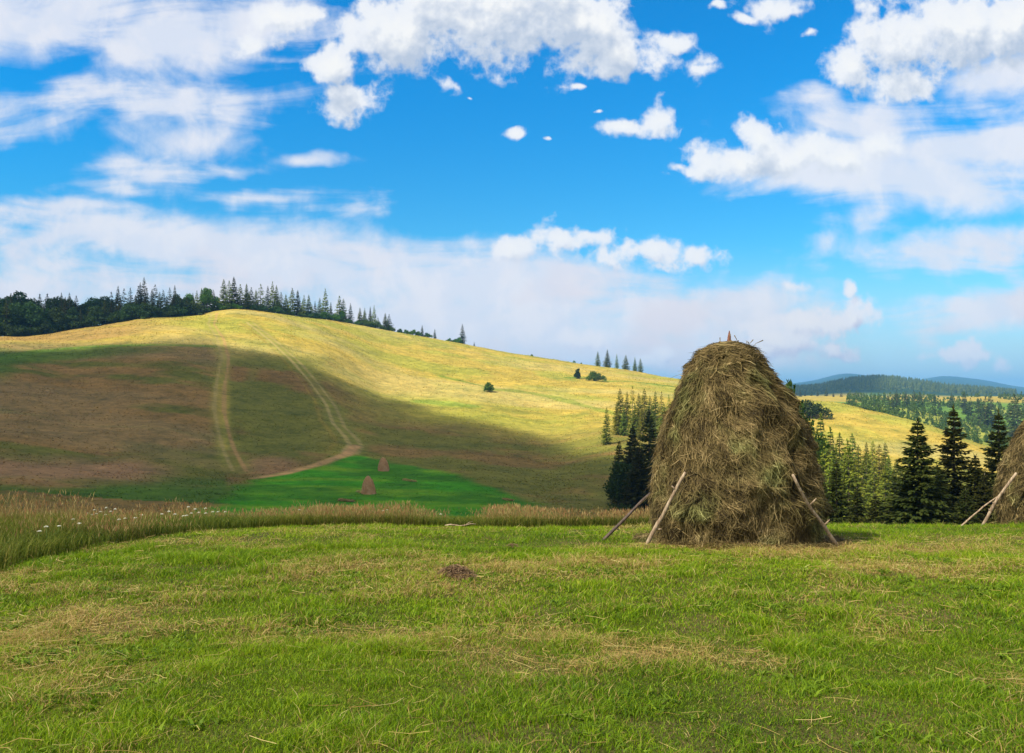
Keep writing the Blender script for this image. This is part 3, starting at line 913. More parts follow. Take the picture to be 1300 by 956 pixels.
fl = flower(1)
fpos = [(150, 667), (158, 671), (172, 670), (180, 676), (205, 660), (222, 664),
        (232, 675), (236, 668), (243, 662), (252, 672), (262, 660), (270, 667), (276, 655), (240, 643), (247, 646), (285, 657),
        (111, 650), (117, 655), (123, 652), (128, 649), (134, 652), (141, 649), (146, 646), (119, 647), (136, 644), (60, 668),
        (75, 671), (92, 672), (100, 668), (380, 647), (492, 647), (487, 648), (260, 645), (214, 649), (560, 655), (50, 674)]
fr = random.Random(4)
for i, (x, y) in enumerate(fpos):
    D = float(edge_D(x)) + fr.uniform(0.4, 2.2) + (3.0 if x < 150 and y < 660 else 0)
    g_ = at(x, D)
    ztop = (500 - y) / F * D
    s = max(0.35, min(0.95, ztop - g_.z))
    o = fl if i == 0 else copy_thing(fl, (0, 0, 0))
    o.location = (g_.x, g_.y, ztop - s * 0.97); o.location.z = max(o.location.z, g_.z - 0.02) if o.location.z > g_.z else g_.z - 0.02
    o.scale = (0.75, 0.75, s); o.rotation_euler = (0, 0, fr.uniform(0, 6))
    if x < 150:
        lb = 'white umbel flower on a thin stem in the tall brown grass at far left'
    elif x < 350:
        lb = 'white umbel flower on a thin stem where the uncut grass bends along the mown meadow'
    else:
        lb = 'lone white flower in the reddish grass strip in front of the bright green field'
    tag(o, lb, 'flower', 'white flowers in the uncut grass')


# ------------------------------------------------------------------ haystacks
M_HAY, G = mat_new('hay')
geo = G.n('ShaderNodeNewGeometry'); tcn = G.n('ShaderNodeTexCoord')
n1 = G.noise(tcn.outputs['Object'], 2.3, 4, 0.6)
f = G.m('ADD', G.m('MULTIPLY', geo.outputs['Random Per Island'], 0.75), G.m('MULTIPLY_ADD', n1, 1.9, -0.84), clamp=True)
c = G.ramp(f, [(0.0, (0.035, 0.024, 0.010)), (0.3, (0.10, 0.074, 0.028)), (0.55, (0.18, 0.138, 0.052)), (0.8, (0.285, 0.205, 0.088)), (1.0, (0.48, 0.37, 0.18))])
gr = G.mix(G.ss(G.noise(tcn.outputs['Object'], 1.2, 3, 0.5), 0.5, 0.7), c, G.mix(1.0, c, (0.78, 1.02, 0.8), 'MULTIPLY'))
finish(G, leafy(G, gr, 0.2, None, 0.75, 0.2))
M_HAYC, G = mat_new('hay_core')
tcn = G.n('ShaderNodeTexCoord')
mp = G.n('ShaderNodeMapping'); mp.inputs['Scale'].default_value = (14, 14, 3); G.set(mp.inputs[0], tcn.outputs['Object'])
n1 = G.noise(mp.outputs[0], 2.0, 6, 0.7)
p = G.n('ShaderNodeBsdfPrincipled'); p.inputs['Roughness'].default_value = 0.95
G.set(p.inputs['Base Color'], G.ramp(n1, [(0.3, (0.03, 0.022, 0.008)), (0.6, (0.12, 0.09, 0.03))]))
finish(G, p.outputs[0])


def haystack(prof_r, prof_c, H, nstr, seed, wid=0.009, Lr=(0.12, 0.5), core_mat=M_HAYC, mat=M_HAY, lump=0.09, segs=96, hollows=()):
    """prof_r / prof_c: (height fraction, radius) and (height fraction, axis shift)"""
    r_ = np.random.default_rng(seed)
    hz = np.array([p[0] for p in prof_r]); hr = np.array([p[1] for p in prof_r])
    ch = np.array([p[0] for p in prof_c]); cc = np.array([p[1] for p in prof_c])
    def surf(u, an, out=0.0):
        r = pchip(hz, hr, np.clip(u, 0, 1)) * (1 + 0 * an)
        lm = (fbm(an * 2.4 + 31, u * 7, seed, 3) - 0.5) * 2 * lump + (fbm(an * 7 + 11, u * 19, seed + 5, 3) - 0.5) * lump * 1.7
        # keep the seam closed
        wv = sst(np.abs(((an + PI) % (2 * PI)) - PI), PI - 0.4, PI)
        lm = lm * (1 - wv)
        for (ha, hu, hd, hs_) in hollows:
            da = (an - ha + PI) % (2 * PI) - PI
            lm = lm - hd * np.exp(-((da * r) ** 2 + ((u - hu) * H) ** 2) / hs_ ** 2)
        r = np.maximum(r + lm * np.minimum(1, r / 0.4) + out, 0.0)
        x = np.interp(u, ch, cc) + r * np.cos(an); y = r * np.sin(an)
        return np.stack([x, y, u * H + lm * 0.3 * np.minimum(1, r / 0.4)], -1)
    nu = 70
    uu = np.linspace(0, 1, nu) ** 0.85
    an = np.linspace(-PI, PI, segs, endpoint=False)
    A, Ug = np.meshgrid(an, uu)
    co = surf(Ug, A, -0.03).reshape(-1, 3)
    i, j = np.meshgrid(np.arange(nu - 1), np.arange(segs), indexing='ij'); j2 = (j + 1) % segs
    q = np.stack([i * segs + j, i * segs + j2, (i + 1) * segs + j2, (i + 1) * segs + j], -1).reshape(-1, 4)
    core = mesh_np('hay_mass', co, [q], True)
    # strands
    n = nstr
    u = np.clip(r_.uniform(0.0, 1.0, n) ** 1.02, 0, 0.995)
    keep = r_.uniform(0, 1, n) < (pchip(hz, hr, u) / hr.max() + 0.12)
    u = u[keep]; n = len(u)
    a0 = r_.uniform(-PI, PI, n)
    L = r_.uniform(Lr[0], Lr[1], n) * (1 - 0.25 * u)
    tilt = r_.normal(0, 0.55, n)                    # from hanging straight down
    tilt = np.where(r_.uniform(0, 1, n) < 0.18, r_.uniform(-1.6, 1.6, n), tilt)
    swirl = (fbm(a0 * 2 + 40, u * 6, seed + 9, 2) - 0.5) * 2.0
    tilt = tilt + swirl
    out0 = r_.uniform(-0.01, 0.055, n); out1 = out0 + np.abs(r_.normal(0, 0.028, n)) * r_.choice([1, 1, 1, 2.4], n)
    rr = np.maximum(pchip(hz, hr, u), 0.12)
    P0 = surf(u, a0, out0)
    steps = 4
    rows = [P0]
    bow = r_.normal(0, 0.5, n)
    uu_, aa = u.copy(), a0.copy()
    slope = H / np.hypot(H, np.abs(np.gradient(hr, hz)).mean())
    for s in range(1, steps):
        tt = tilt + bow * (s / steps - 0.5)
        dl = L / (steps - 1)
        # near the crown the surface is flat: move outwards by lowering u slower
        sl_ = np.interp(u, [0, 0.8, 0.93, 1.0], [1.0, 0.9, 0.45, 0.15])
        uu_ = uu_ - np.cos(tt) * dl / H * sl_
        aa = aa + np.sin(tt) * dl / rr
        o_ = out0 + (out1 - out0) * (s / (steps - 1)) ** 1.5
        Pn = surf(np.clip(uu_, 0.0, 1), aa, o_)
        Pn[:, 2] += np.minimum(uu_, 0) * H * 0.2
        rows.append(Pn)
    w = wid * r_.uniform(0.5, 1.25, n)
    d = rows[-1] - rows[0]; d /= np.linalg.norm(d, axis=1)[:, None] + 1e-6
    nrm = np.stack([np.cos(a0), np.sin(a0), np.full(n, 0.25)], -1)
    s_ = np.cross(d, nrm); s_ /= np.linalg.norm(s_, axis=1)[:, None] + 1e-6
    s_ = s_ + nrm * r_.uniform(-0.7, 0.7, n)[:, None]
    co = np.stack([v + sg * s_ * (w * f_ / 2)[:, None] for v, f_ in zip(rows, (0.8, 1, 1, 0.4)) for sg in (-1, 1)], 1).reshape(-1, 3)
    b8 = np.arange(n)[:, None] * 8
    q = np.concatenate([b8 + np.array([k, k + 1, k + 3, k + 2]) for k in (0, 2, 4)])
    strands = mesh_np('hay_strands', co, [q])
    return core, strands, surf


pr = [(0.0, 1.34), (0.06, 1.37), (0.175, 1.40), (0.306, 1.37), (0.413, 1.30), (0.492, 1.24), (0.571, 1.15), (0.651, 1.01), (0.73, 0.875), (0.81, 0.72), (0.869, 0.60), (0.929, 0.50), (0.968, 0.34), (1.0, 0.02)]
pc = [(0.0, -0.05), (0.5, -0.05), (0.65, -0.10), (0.73, -0.11), (0.81, -0.17), (0.87, -0.18), (1.0, -0.19)]
HS = at(936, 14.0)
root = empty('haystack', HS)
tag(root, 'large tall haystack of tangled olive brown hay standing on the meadow', 'haystack', 'haystacks')
core, strands, surf1 = haystack(pr, pc, 3.50, 66000, 11, lump=0.12, hollows=[(-1.0, 0.47, 0.26, 0.17), (-1.9, 0.62, 0.14, 0.22), (-1.45, 0.22, 0.16, 0.25), (-2.4, 0.35, 0.15, 0.2), (-0.75, 0.75, 0.12, 0.16), (-1.3, 0.78, 0.10, 0.14)])
link('hay_mass', core, M_HAYC, root)
link('hay', strands, M_HAY, root)
c_, q_, t_ = tube_np([(-0.16, 0, 3.2), (-0.15, 0, 3.45), (-0.14, 0.0, 3.58), (-0.14, 0, 3.68)], [0.04, 0.035, 0.028, 0.006], 8)
link('centre_pole', mesh_np('pole_tip', c_, [q_, t_], True), M_POLE_RED, root)
# seed heads and twigs sticking out of the crown
for k in range(16):
    a_ = random.uniform(0, 2 * PI); r0 = random.uniform(0.02, 0.45)
    p0 = np.array([-0.1 + r0 * math.cos(a_), r0 * math.sin(a_), 3.36]); dr = np.array([random.uniform(-.8, .8), random.uniform(-.5, .5), random.uniform(0.4, 1.0)])
    dr /= np.linalg.norm(dr); L = random.uniform(0.18, 0.30)
    a1, b1, c1 = tube_np([p0, p0 + dr * L * 0.5, p0 + dr * L + np.array([random.uniform(-.05, .05), 0, -0.03])], [0.004, 0.004, 0.009], 4)
    link('seed_stalk', mesh_np('seed_stalk', a1, [b1, c1]), M_HAY, root)

# scraps of hay round the foot
def hay_litter(cx_, cy_, r0, r1, n, name='hay_litter'):
    an = rng.uniform(0, 2 * PI, n); r = rng.uniform(r0, r1, n) - np.abs(rng.normal(0, 0.06, n))
    X = cx_ + r * np.cos(an); Y = cy_ + r * np.sin(an)
    az = rng.uniform(0, 2 * PI, n); L = rng.uniform(0.08, 0.28, n); w = rng.uniform(0.005, 0.010, n)
    rows = []
    for t in (-0.5, 0, 0.5):
        x = X + np.cos(az) * L * t; y = Y + np.sin(az) * L * t
        rows.append(np.stack([x, y, hgt(x, y) + rng.uniform(0.01, 0.09, n)], -1))
    s = np.stack([-np.sin(az), np.cos(az), rng.uniform(-.5, .5, n)], -1) * (w / 2)[:, None]
    co = np.stack([rows[0] - s, rows[0] + s, rows[1] - s, rows[1] + s, rows[2] - s, rows[2] + s], 1).reshape(-1, 3)
    b6 = np.arange(n) * 6
    q = np.concatenate([np.stack([b6, b6 + 1, b6 + 3, b6 + 2], -1), np.stack([b6 + 2, b6 + 3, b6 + 5, b6 + 4], -1)])
    return mesh_np(name, co, [q])


link('hay_litter', hay_litter(HS.x, HS.y, 1.35, 1.85, 4200), M_HAY)
tag(COL.objects['hay_litter'], 'loose brown hay scraps lying round the foot of the large haystack', 'loose hay', None, 'stuff')

HS2 = at(1346, 20.0)
root2 = empty('haystack', HS2)
tag(root2, 'haystack cut off by the right edge, with slanting poles on its left side', 'haystack', 'haystacks')
core, strands, surf2 = haystack([(p[0], p[1] * 0.94) for p in pr], [(p[0], p[1] * 0.3) for p in pc], 3.25, 30000, 29, 0.013)
link('hay_mass', core, M_HAYC, root2)
M_HAY2 = M_HAY
link('hay', strands, M_HAY2, root2)


def pole(name_lb, a_, b_, r0, r1, mat, seed, knots=2):
    r = random.Random(seed)
    a_ = Vector(a_); b_ = Vector(b_); d = b_ - a_
    side = d.cross(Vector((0, 1, 0))).normalized()
    pts, rad = [], []
    N = 9
    for i in range(N + 1):
        t = i / N
        w = (math.sin(t * PI) * r.uniform(0.6, 1.0) * 0.03 + math.sin(t * 7 + seed) * 0.012)
        pts.append(tuple(d * t + side * w)); rad.append((r0 + (r1 - r0) * t) * r.uniform(0.92, 1.1))
    root = empty('prop_pole', a_)
    c_, q_, t_ = tube_np(pts, rad, 10)
    link('pole_shaft', mesh_np('pole_shaft', c_, [q_, t_], True), mat, root)
    for k in range(knots):
        t = r.uniform(0.25, 0.8); p0 = np.array(d * t); dr = np.array(side * r.choice([-1, 1]) + Vector((0, -0.4, 0.5)))
        c_, q_, t_ = tube_np([p0, p0 + dr * 0.05, p0 + dr * 0.09], [r0 * 0.5, r0 * 0.38, r0 * 0.25], 6)
        link('branch_stub', mesh_np('branch_stub', c_, [q_, t_], True), mat, root)
    tag(root, name_lb, 'wooden pole', 'poles leaning on the haystacks')
    return root


def pz(px, py, D):
    return ((px - 650) / F * D, D, (500 - py) / F * D)


def foot(px, D):
    g_ = at(px, D); return (g_.x, g_.y, g_.z - 0.04)


pole('pale crooked wooden pole leaning on the front left of the large haystack', foot(820, 13.0), pz(871, 600, 12.62), 0.036, 0.024, M_POLE_PALE, 1)
pole('dark thin pole leaning low on the far left side of the large haystack', foot(763, 14.1), pz(832, 622, 14.5), 0.030, 0.022, M_POLE_DARK, 2, 1)
pole('grey pole leaning on the front right of the large haystack', foot(1066, 12.9), pz(1006, 603, 12.35), 0.034, 0.018, M_POLE_PALE, 3)
pole('pale bent pole leaning on the haystack at the right edge', foot(1245, 19.7), pz(1290, 600, 19.2), 0.042, 0.03, M_POLE_PALE, 4)
pole('thin grey pole leaning behind the pale one on the right edge haystack', foot(1216, 20.2), pz(1292, 612, 20.0), 0.022, 0.016, M_POLE_PALE, 5, 1)

# small hay heap / molehill in the meadow, fallen stick
def heap(name, loc, rx, ry, H, n, mat_c, mat_s, label, cat, seed, w=0.006):
    r_ = np.random.default_rng(seed)
    root = empty(name, loc)
    A, Ug = np.meshgrid(np.linspace(0, 2 * PI, 36, endpoint=False), np.linspace(0, 1, 12))
    nz_ = fbm(np.cos(A) * 2 + 5, np.sin(A) * 2 + Ug * 3, seed, 3)
    r = (1 - Ug) * (0.75 + 0.5 * nz_)
    co = np.stack([r * rx * np.cos(A), r * ry * np.sin(A), H * (1 - (1 - Ug) ** 2) * (0.7 + 0.6 * nz_) - 0.02], -1).reshape(-1, 3)
    i, j = np.meshgrid(np.arange(11), np.arange(36), indexing='ij'); j2 = (j + 1) % 36
    q = np.stack([i * 36 + j, i * 36 + j2, (i + 1) * 36 + j2, (i + 1) * 36 + j], -1).reshape(-1, 4)
    link('hay_mass', mesh_np('heap_mass', co, [q], True), mat_c, root)
    a0 = r_.uniform(0, 2 * PI, n); t = np.sqrt(r_.uniform(0, 1.15, n)); x = t * rx * np.cos(a0); y = t * ry * np.sin(a0)
    z = H * np.maximum(1 - t * t, 0) + r_.uniform(0.0, 0.03, n)
    az = r_.uniform(0, 2 * PI, n); L = r_.uniform(0.05, 0.16, n)
    rows = [np.stack([x + np.cos(az) * L * k, y + np.sin(az) * L * k, np.maximum(z - 0.15 * abs(k) * L + r_.uniform(-.01, .01, n), 0.0)], -1) for k in (-0.5, 0, 0.5)]
    s = np.stack([-np.sin(az), np.cos(az), r_.uniform(-.6, .6, n)], -1) * (w / 2)
    co = np.stack([rows[0] - s, rows[0] + s, rows[1] - s, rows[1] + s, rows[2] - s, rows[2] + s], 1).reshape(-1, 3)
    b6 = np.arange(n) * 6
    q = np.concatenate([np.stack([b6, b6 + 1, b6 + 3, b6 + 2], -1), np.stack([b6 + 2, b6 + 3, b6 + 5, b6 + 4], -1)])
    link('hay', mesh_np('heap_strands', co, [q]), mat_s, root)
    tag(root, label, cat)
    return root


M_OLDHAY = mat_foliage('old_reddish_hay', (0.10, 0.055, 0.03), (0.20, 0.125, 0.07), (0.34, 0.24, 0.14), 0.1, 3.0)
M_SOILH = mat_bark('old_hay_mass', (0.06, 0.035, 0.02), (0.16, 0.09, 0.055), 10)
h_ = at(578, 9.9)
heap('hay_heap', h_, 0.25, 0.16, 0.13, 700, M_SOILH, M_OLDHAY, 'small low heap of old reddish brown hay on the mown meadow', 'hay heap', 3)
g_ = at(650, 12.9)
heap('soil_clod', g_, 0.12, 0.08, 0.05, 160, M_SOILH, M_OLDHAY, 'tiny dark molehill on the mown grass right of the reddish hay heap', 'molehill', 6)
st0 = at(565, 18.1); st1 = at(604, 18.05)
root = empty('fallen_branch', st0)
d = st1 - st0
pts = [tuple(d * t + Vector((0, 0, 0.05 + 0.04 * t + 0.02 * math.sin(9 * t)))) for t in np.linspace(0, 1, 7)]
c_, q_, t_ = tube_np(pts, np.linspace(0.018, 0.008, 7), 6)
link('branch_stem', mesh_np('branch_stem', c_, [q_, t_], True), M_POLE_PALE, root)
p0 = np.array(pts[4]); c_, q_, t_ = tube_np([p0, p0 + np.array([0.08, 0, 0.06]), p0 + np.array([0.16, 0, 0.08])], [0.008, 0.006, 0.004], 5)
link('twig', mesh_np('twig', c_, [q_, t_], True), M_POLE_PALE, root)
tag(root, 'pale fallen branch lying at the edge of the tall grass strip', 'branch')

# two far haystacks on the green field
M_HAYRED = mat_foliage('dry_reddish_hay', (0.60, 0.37, 0.15), (0.80, 0.54, 0.25), (0.88, 0.68, 0.38), 0.1, 1.0)
M_HAYREDC = mat_bark('dry_reddish_hay_mass', (0.58, 0.36, 0.15), (0.78, 0.52, 0.25), 3)
for (px_, pyb, pyt, hw, lb, sd) in [(468, 627, 603.5, 8.4, 'small reddish haystack on the bright green field, the nearer and taller of two', 41),
                                   (487, 597.5, 580, 6.8, 'small reddish haystack on the bright green field, the farther and squatter of two', 43)]:
    X, D, Z = ray(px_, pyb)
    H = (pyb - pyt) / F * D; R = hw / F * D
    root = empty('haystack', (X, D, Z - 0.1)); tag(root, lb, 'haystack', 'haystacks')
    core, strands, _ = haystack([(0.0, R * 1.05), (0.15, R * 1.0), (0.4, R * 0.9), (0.65, R * 0.72), (0.85, R * 0.45), (0.96, R * 0.2), (1.0, 0.02)],
                                [(0, 0), (1, -0.1)], H, 2600, sd, 0.05, (0.4, 1.2), lump=0.12, segs=40)
    link('hay_mass', core, M_HAYREDC, root); link('hay', strands, M_HAYRED, root)
    c_, q_, t_ = tube_np([(-.1, 0, H - .3), (-.1, 0, H + .25)], [0.05, 0.03], 6)
    link('centre_pole', mesh_np('pole_tip', c_, [q_, t_], True), M_POLE_DARK, root)

# thin rows of raked hay left on the green field
M_RAKED = mat_foliage('raked_hay', (0.22, 0.20, 0.06), (0.38, 0.34, 0.10), (0.5, 0.42, 0.16), 0.1, 1.0)
for (x0, y0, x1, y1, lb) in [(431, 635, 448, 637, 'short strip of raked hay on the green field below the nearer small haystack'),
                            (512, 609, 527, 612, 'short strip of raked hay on the green field right of the two small haystacks'),
                            (640, 634, 650, 636, 'short strip of raked hay near the right tip of the green field'),
                            (455, 624, 464, 627, 'small patch of raked hay at the left foot of the nearer small haystack')]:
    A_ = ray(x0, y0); B_ = ray(x1, y1)
    n = 700
    t = rng.uniform(0, 1, n); X = A_[0] + (B_[0] - A_[0]) * t + rng.normal(0, 0.12, n); Y = A_[1] + (B_[1] - A_[1]) * t + rng.normal(0, 0.45, n)
    az = rng.uniform(0, 2 * PI, n); L = rng.uniform(0.3, 0.8, n)
    rows = [np.stack([X + np.cos(az) * L * k, Y + np.sin(az) * L * k, hgt(X + np.cos(az) * L * k, Y + np.sin(az) * L * k) + rng.uniform(0.02, 0.25, n)], -1) for k in (-.5, .5)]
    s = np.stack([-np.sin(az), np.cos(az), rng.uniform(0.2, 1, n)], -1) * 0.04
    co = np.stack([rows[0] - s, rows[0] + s, rows[1] + s, rows[1] - s], 1).reshape(-1, 3)
    o = link('hay_row', mesh_np('hay_row', co, [np.arange(n)[:, None] * 4 + np.arange(4)[None]]), M_RAKED)
    tag(o, lb, 'hay row', 'raked hay on the green field')


# ------------------------------------------------------------------ trees
def spruce_mesh(H, R, levels, per, twigs, tw, seed, z0=0.06, gaps=0.0, point=0.92):
    r_ = np.random.default_rng(seed)
    co = []; k0 = 0
    sgn_drop = 0
    B = []
    for i in range(levels):
        t = (i + r_.uniform(-0.3, 0.3)) / levels
        z = H * (z0 + (1 - z0) * np.clip(t, 0, 1) ** 0.95)
        tt = np.clip((z / H - z0) / (1 - z0), 0, 1)
        env = (1 - tt) ** point * R
        env = min(env, R * (0.62 + 0.9 * tt)) + 0.10 * R * (1 - tt) * math.sin(i * 2.1)
        nb = max(3, int(per * (0.5 + 0.5 * (1 - tt))))
        a0 = r_.uniform(0, 2 * PI)
        for b_ in range(nb):
            if r_.uniform() < gaps: continue
            L = max(env, 0.03 * R) * r_.uniform(0.62, 1.16)
            B.append((z + r_.normal(0, 0.035) * H * (1 - tt), a0 + 2 * PI * b_ / nb + r_.normal(0, 0.25), L, tt))
    B = np.array(B); nB = len(B)
    # twigs along branches
    z, an, L, tt = [np.repeat(B[:, i], twigs) for i in range(4)]
    n = len(z)
    s = np.tile((np.arange(twigs) + 0.5) / twigs, nB); s = np.clip(s + r_.uniform(-0.5, 0.5, n) / twigs, 0.05, 1.0) ** 0.8
    droop = 0.05 + 0.50 * (1 - tt) * r_.uniform(0.6, 1.2, n)
    rad = L * s
    bz = z + rad * (0.22 * tt) - droop * L * s ** 1.3 + 0.20 * L * s ** 3
    side = r_.choice([-1, 1], n)
    ta = an + side * r_.uniform(0.25, 1.15, n) * (1.05 - 0.6 * s)
    tl = tw * r_.uniform(0.6, 1.35, n) * (0.38 + 0.75 * (1 - tt)) * (1.15 - 0.45 * s)
    base = np.stack([rad * np.cos(an), rad * np.sin(an), bz], -1)
    d = np.stack([np.cos(ta), np.sin(ta), r_.uniform(-0.75, 0.12, n)], -1)
    d /= np.linalg.norm(d, axis=1)[:, None]
    tip = base + d * tl[:, None]
    sd = np.cross(d, np.stack([r_.normal(0, 0.5, n), r_.normal(0, 0.5, n), np.ones(n)], -1)); sd /= np.linalg.norm(sd, axis=1)[:, None]
    w = tl * r_.uniform(0.16, 0.30, n)
    mid = base + d * (tl * 0.45)[:, None]
    co = np.stack([base, mid + sd * w[:, None], tip, mid - sd * w[:, None]], 1).reshape(-1, 3)
    q = np.arange(n)[:, None] * 4 + np.arange(4)[None]
    # leader
    m = 10; o = len(co)
    ang = r_.uniform(0, 2 * PI, m); lz = H * r_.uniform(0.965, 1.0, m)
    lead = []
    for a_, zz in zip(ang, lz):
        b0 = np.array([0, 0, zz]); tp = b0 + np.array([math.cos(a_) * tw * 0.25, math.sin(a_) * tw * 0.25, tw * 0.5])
        e = np.array([-math.sin(a_), math.cos(a_), 0]) * tw * 0.08
        lead += [b0 - e, b0 + e, tp + e * 0.4, tp - e * 0.4]
    co = np.concatenate([co, np.array(lead)])
    q = np.concatenate([q, o + np.arange(m)[:, None] * 4 + np.arange(4)[None]])
    return mesh_np('spruce_crown', co, [q])


def trunk_mesh(H, r0, sides=7, bend=0.0, seed=0):
    r_ = random.Random(seed)
    pts = [(bend * math.sin(t * 2.2) * H * 0.02, bend * t * t * H * 0.02, -0.6 + t * (H + 0.6)) for t in np.linspace(0, 1, 8)]
    c_, q_, t_ = tube_np(pts, [r0 * 1.25] + list(np.linspace(r0, r0 * 0.08, 7)), sides)
    return mesh_np('trunk', c_, [q_, t_], True)


def leaf_mesh(blobs, n, sz, seed, shell=0.55):
    """leaves spread through a crown's lobes: blobs (x, y, z, r)"""
    r_ = np.random.default_rng(seed)
    B = np.array(blobs, float)
    wt_ = B[:, 3] ** 2.2; k = r_.choice(len(B), n, p=wt_ / wt_.sum())
    v = r_.normal(0, 1, (n, 3)); v /= np.linalg.norm(v, axis=1)[:, None]
    rad = B[k, 3] * (shell + (1 - shell) * r_.uniform(0, 1, n) ** 0.6) * (0.82 + 0.36 * r_.uniform(0, 1, n))
    lump = 1 + 0.28 * np.sin(v[:, 0] * 7 + k) * np.sin(v[:, 1] * 6 + 2 * k) * np.sin(v[:, 2] * 8)
    c = B[k, :3] + v * (rad * lump)[:, None] * np.array([1, 1, 0.85])
    d = r_.normal(0, 1, (n, 3)) + v * 0.7; d /= np.linalg.norm(d, axis=1)[:, None]
    e = np.cross(d, r_.normal(0, 1, (n, 3))); e /= np.linalg.norm(e, axis=1)[:, None]
    s = sz * r_.uniform(0.5, 1.3, n)
    d *= s[:, None]; e *= (s * 0.5)[:, None]
    co = np.stack([c - d, c + e, c + d, c - e], 1).reshape(-1, 3)
    return mesh_np('leaf_crown', co, [np.arange(n)[:, None] * 4 + np.arange(4)[None]])


def limb_mesh(H, r0, blobs, seed=0, z0=0.25):
    cs_, qs_, ts_ = [], [], []; o = 0
    r = random.Random(seed)
    def add(pts, rad, s=6):
        nonlocal o
        c_, q_, t_ = tube_np(pts, rad, s); cs_.append(c_); qs_.append(q_ + o); ts_.append(t_ + o); o += len(c_)
    add([(0, 0, -0.6), (0.01 * H, 0, 0.3 * H), (0, 0.01 * H, 0.6 * H), (0, 0, 0.85 * H)], [r0 * 1.3, r0, r0 * 0.6, r0 * 0.12], 8)
    for b_ in blobs:
        z = min(b_[2] * 0.75, H * r.uniform(z0, 0.7))
        m = (b_[0] * 0.45, b_[1] * 0.45, (z + b_[2]) / 2)
        add([(0, 0, z), m, (b_[0], b_[1], b_[2])], [r0 * 0.5, r0 * 0.32, r0 * 0.08], 5)
    return mesh_np('limbs', np.concatenate(cs_), [np.concatenate(qs_), np.concatenate(ts_)], True)


# prototypes are kept as mesh data; each tree gets its own objects
SPR_NEAR = [spruce_mesh(10, 2.5, 50, 14, 30, 0.46, 100, 0.03), spruce_mesh(10, 2.1, 48, 13, 28, 0.44, 101, 0.05, 0.14), spruce_mesh(10, 2.2, 46, 13, 28, 0.44, 102, 0.05, 0.10, 0.8)]
SPR_MID = [spruce_mesh(10, 2.3, 34, 10, 10, 0.7, 110 + i, 0.04, 0.05 * i, 0.95 - 0.08 * i) for i in range(4)]
SPR_FAR = [spruce_mesh(10, 2.6, 24, 8, 6, 1.1, 120 + i, 0.03, 0.06 * i, 0.95 - 0.08 * i) for i in range(4)]
SPR_BARE = [spruce_mesh(10, 1.5, 22, 5, 4, 0.75, 130 + i, 0.30, 0.35, 0.7) for i in range(2)]
TRK = trunk_mesh(9.98, 0.16, 8, 0, 1)
BLB = [[(0, 0, 6.4, 2.4), (1.6, 0.4, 5.2, 1.9), (-1.7, 0.3, 5.0, 1.9), (0.2, -1.6, 4.6, 1.8), (0.3, 1.6, 4.8, 1.8), (0.7, 0, 7.9, 1.6), (-0.9, -0.3, 7.6, 1.5)],
       [(0, 0, 6.0, 2.2), (1.3, 0.2, 7.4, 1.5), (-1.5, 0, 6.6, 1.6), (1.9, -.6, 5.0, 1.6), (-1.2, 1.2, 4.4, 1.8), (0.3, -1.5, 4.0, 1.8), (0, 0.4, 8.6, 1.2)],
       [(0.2, 0, 5.6, 2.5), (-1.7, 0.2, 4.4, 1.7), (1.8, 0.3, 4.3, 1.8), (0, 0, 7.9, 1.7), (-0.9, -1.0, 6.6, 1.5), (1.1, 0.9, 6.9, 1.5)]]
DEC = [(leaf_mesh(b_, 5200, 0.26, 140 + i), limb_mesh(9, 0.2, b_, i)) for i, b_ in enumerate(BLB)]
BUSHB = [[(0, 0, 1.3, 1.2), (1.4, 0.3, 0.9, 0.8), (-1.3, -0.2, 1.0, 0.9), (0.1, -1.1, 0.8, 0.8), (0.5, 0.2, 2.3, 0.75), (-0.7, 0.3, 2.0, 0.6), (1.0, -0.6, 1.7, 0.6), (-2.0, 0.1, 0.5, 0.5)], [(0, 0, 1.4, 0.9), (0.6, 0.3, 0.8, 0.8), (-0.5, -0.2, 2.2, 0.65), (0.4, 0, 2.7, 0.45), (-0.8, 0.2, 1.0, 0.7)]]
BUSH = [(leaf_mesh(b_, 2200, 0.17, 150 + i, 0.25), limb_mesh(2.6, 0.08, b_, i, 0.05)) for i, b_ in enumerate(BUSHB)]


def variant(me, mat, cache={}):
    key = (me.name, mat.name)
    if key not in cache:
        c = me.copy(); c.materials.clear(); c.materials.append(mat); cache[key] = c
    return cache[key]


tr_r = random.Random(99)


def tree(name, px, ytop, D, crown, trunk, H0, mat, label, cat, group=None, wide=1.0, sink=0.0, parts=True, Hmin=1.0, crown_name='crown', Y0=None):
    g_ = at(px, D) if Y0 is None else Y0
    H = max(Hmin, (500 - ytop) / F * D - g_.z)
    s = H / H0
    root = empty(name, (g_.x, g_.y, g_.z - sink), tr_r.uniform(0, 2 * PI))
    root.scale = (s * wide, s * wide, s)
    link(crown_name, variant(crown, mat), None, root)
    if parts:
        link('trunk', variant(trunk, M_BARK), None, root)
    tag(root, label, cat, group)
    return root


def spruce(px, ytop, D, lod, mat, label, group=None, wide=1.0, name='spruce_tree', k=None):
    P_ = {'near': SPR_NEAR, 'mid': SPR_MID, 'far': SPR_FAR, 'bare': SPR_BARE}[lod]
    m = P_[tr_r.randrange(len(P_)) if k is None else k]
    return tree(name, px, ytop, D, m, TRK, 10, mat, label, 'spruce tree', group, wide)


def deciduous(px, ytop, D, mat, label, group=None, wide=1.0, k=None):
    m = DEC[tr_r.randrange(3) if k is None else k]
    return tree('broadleaf_tree', px, ytop, D, m[0], m[1], 9.6, mat, label, 'tree', group, wide)


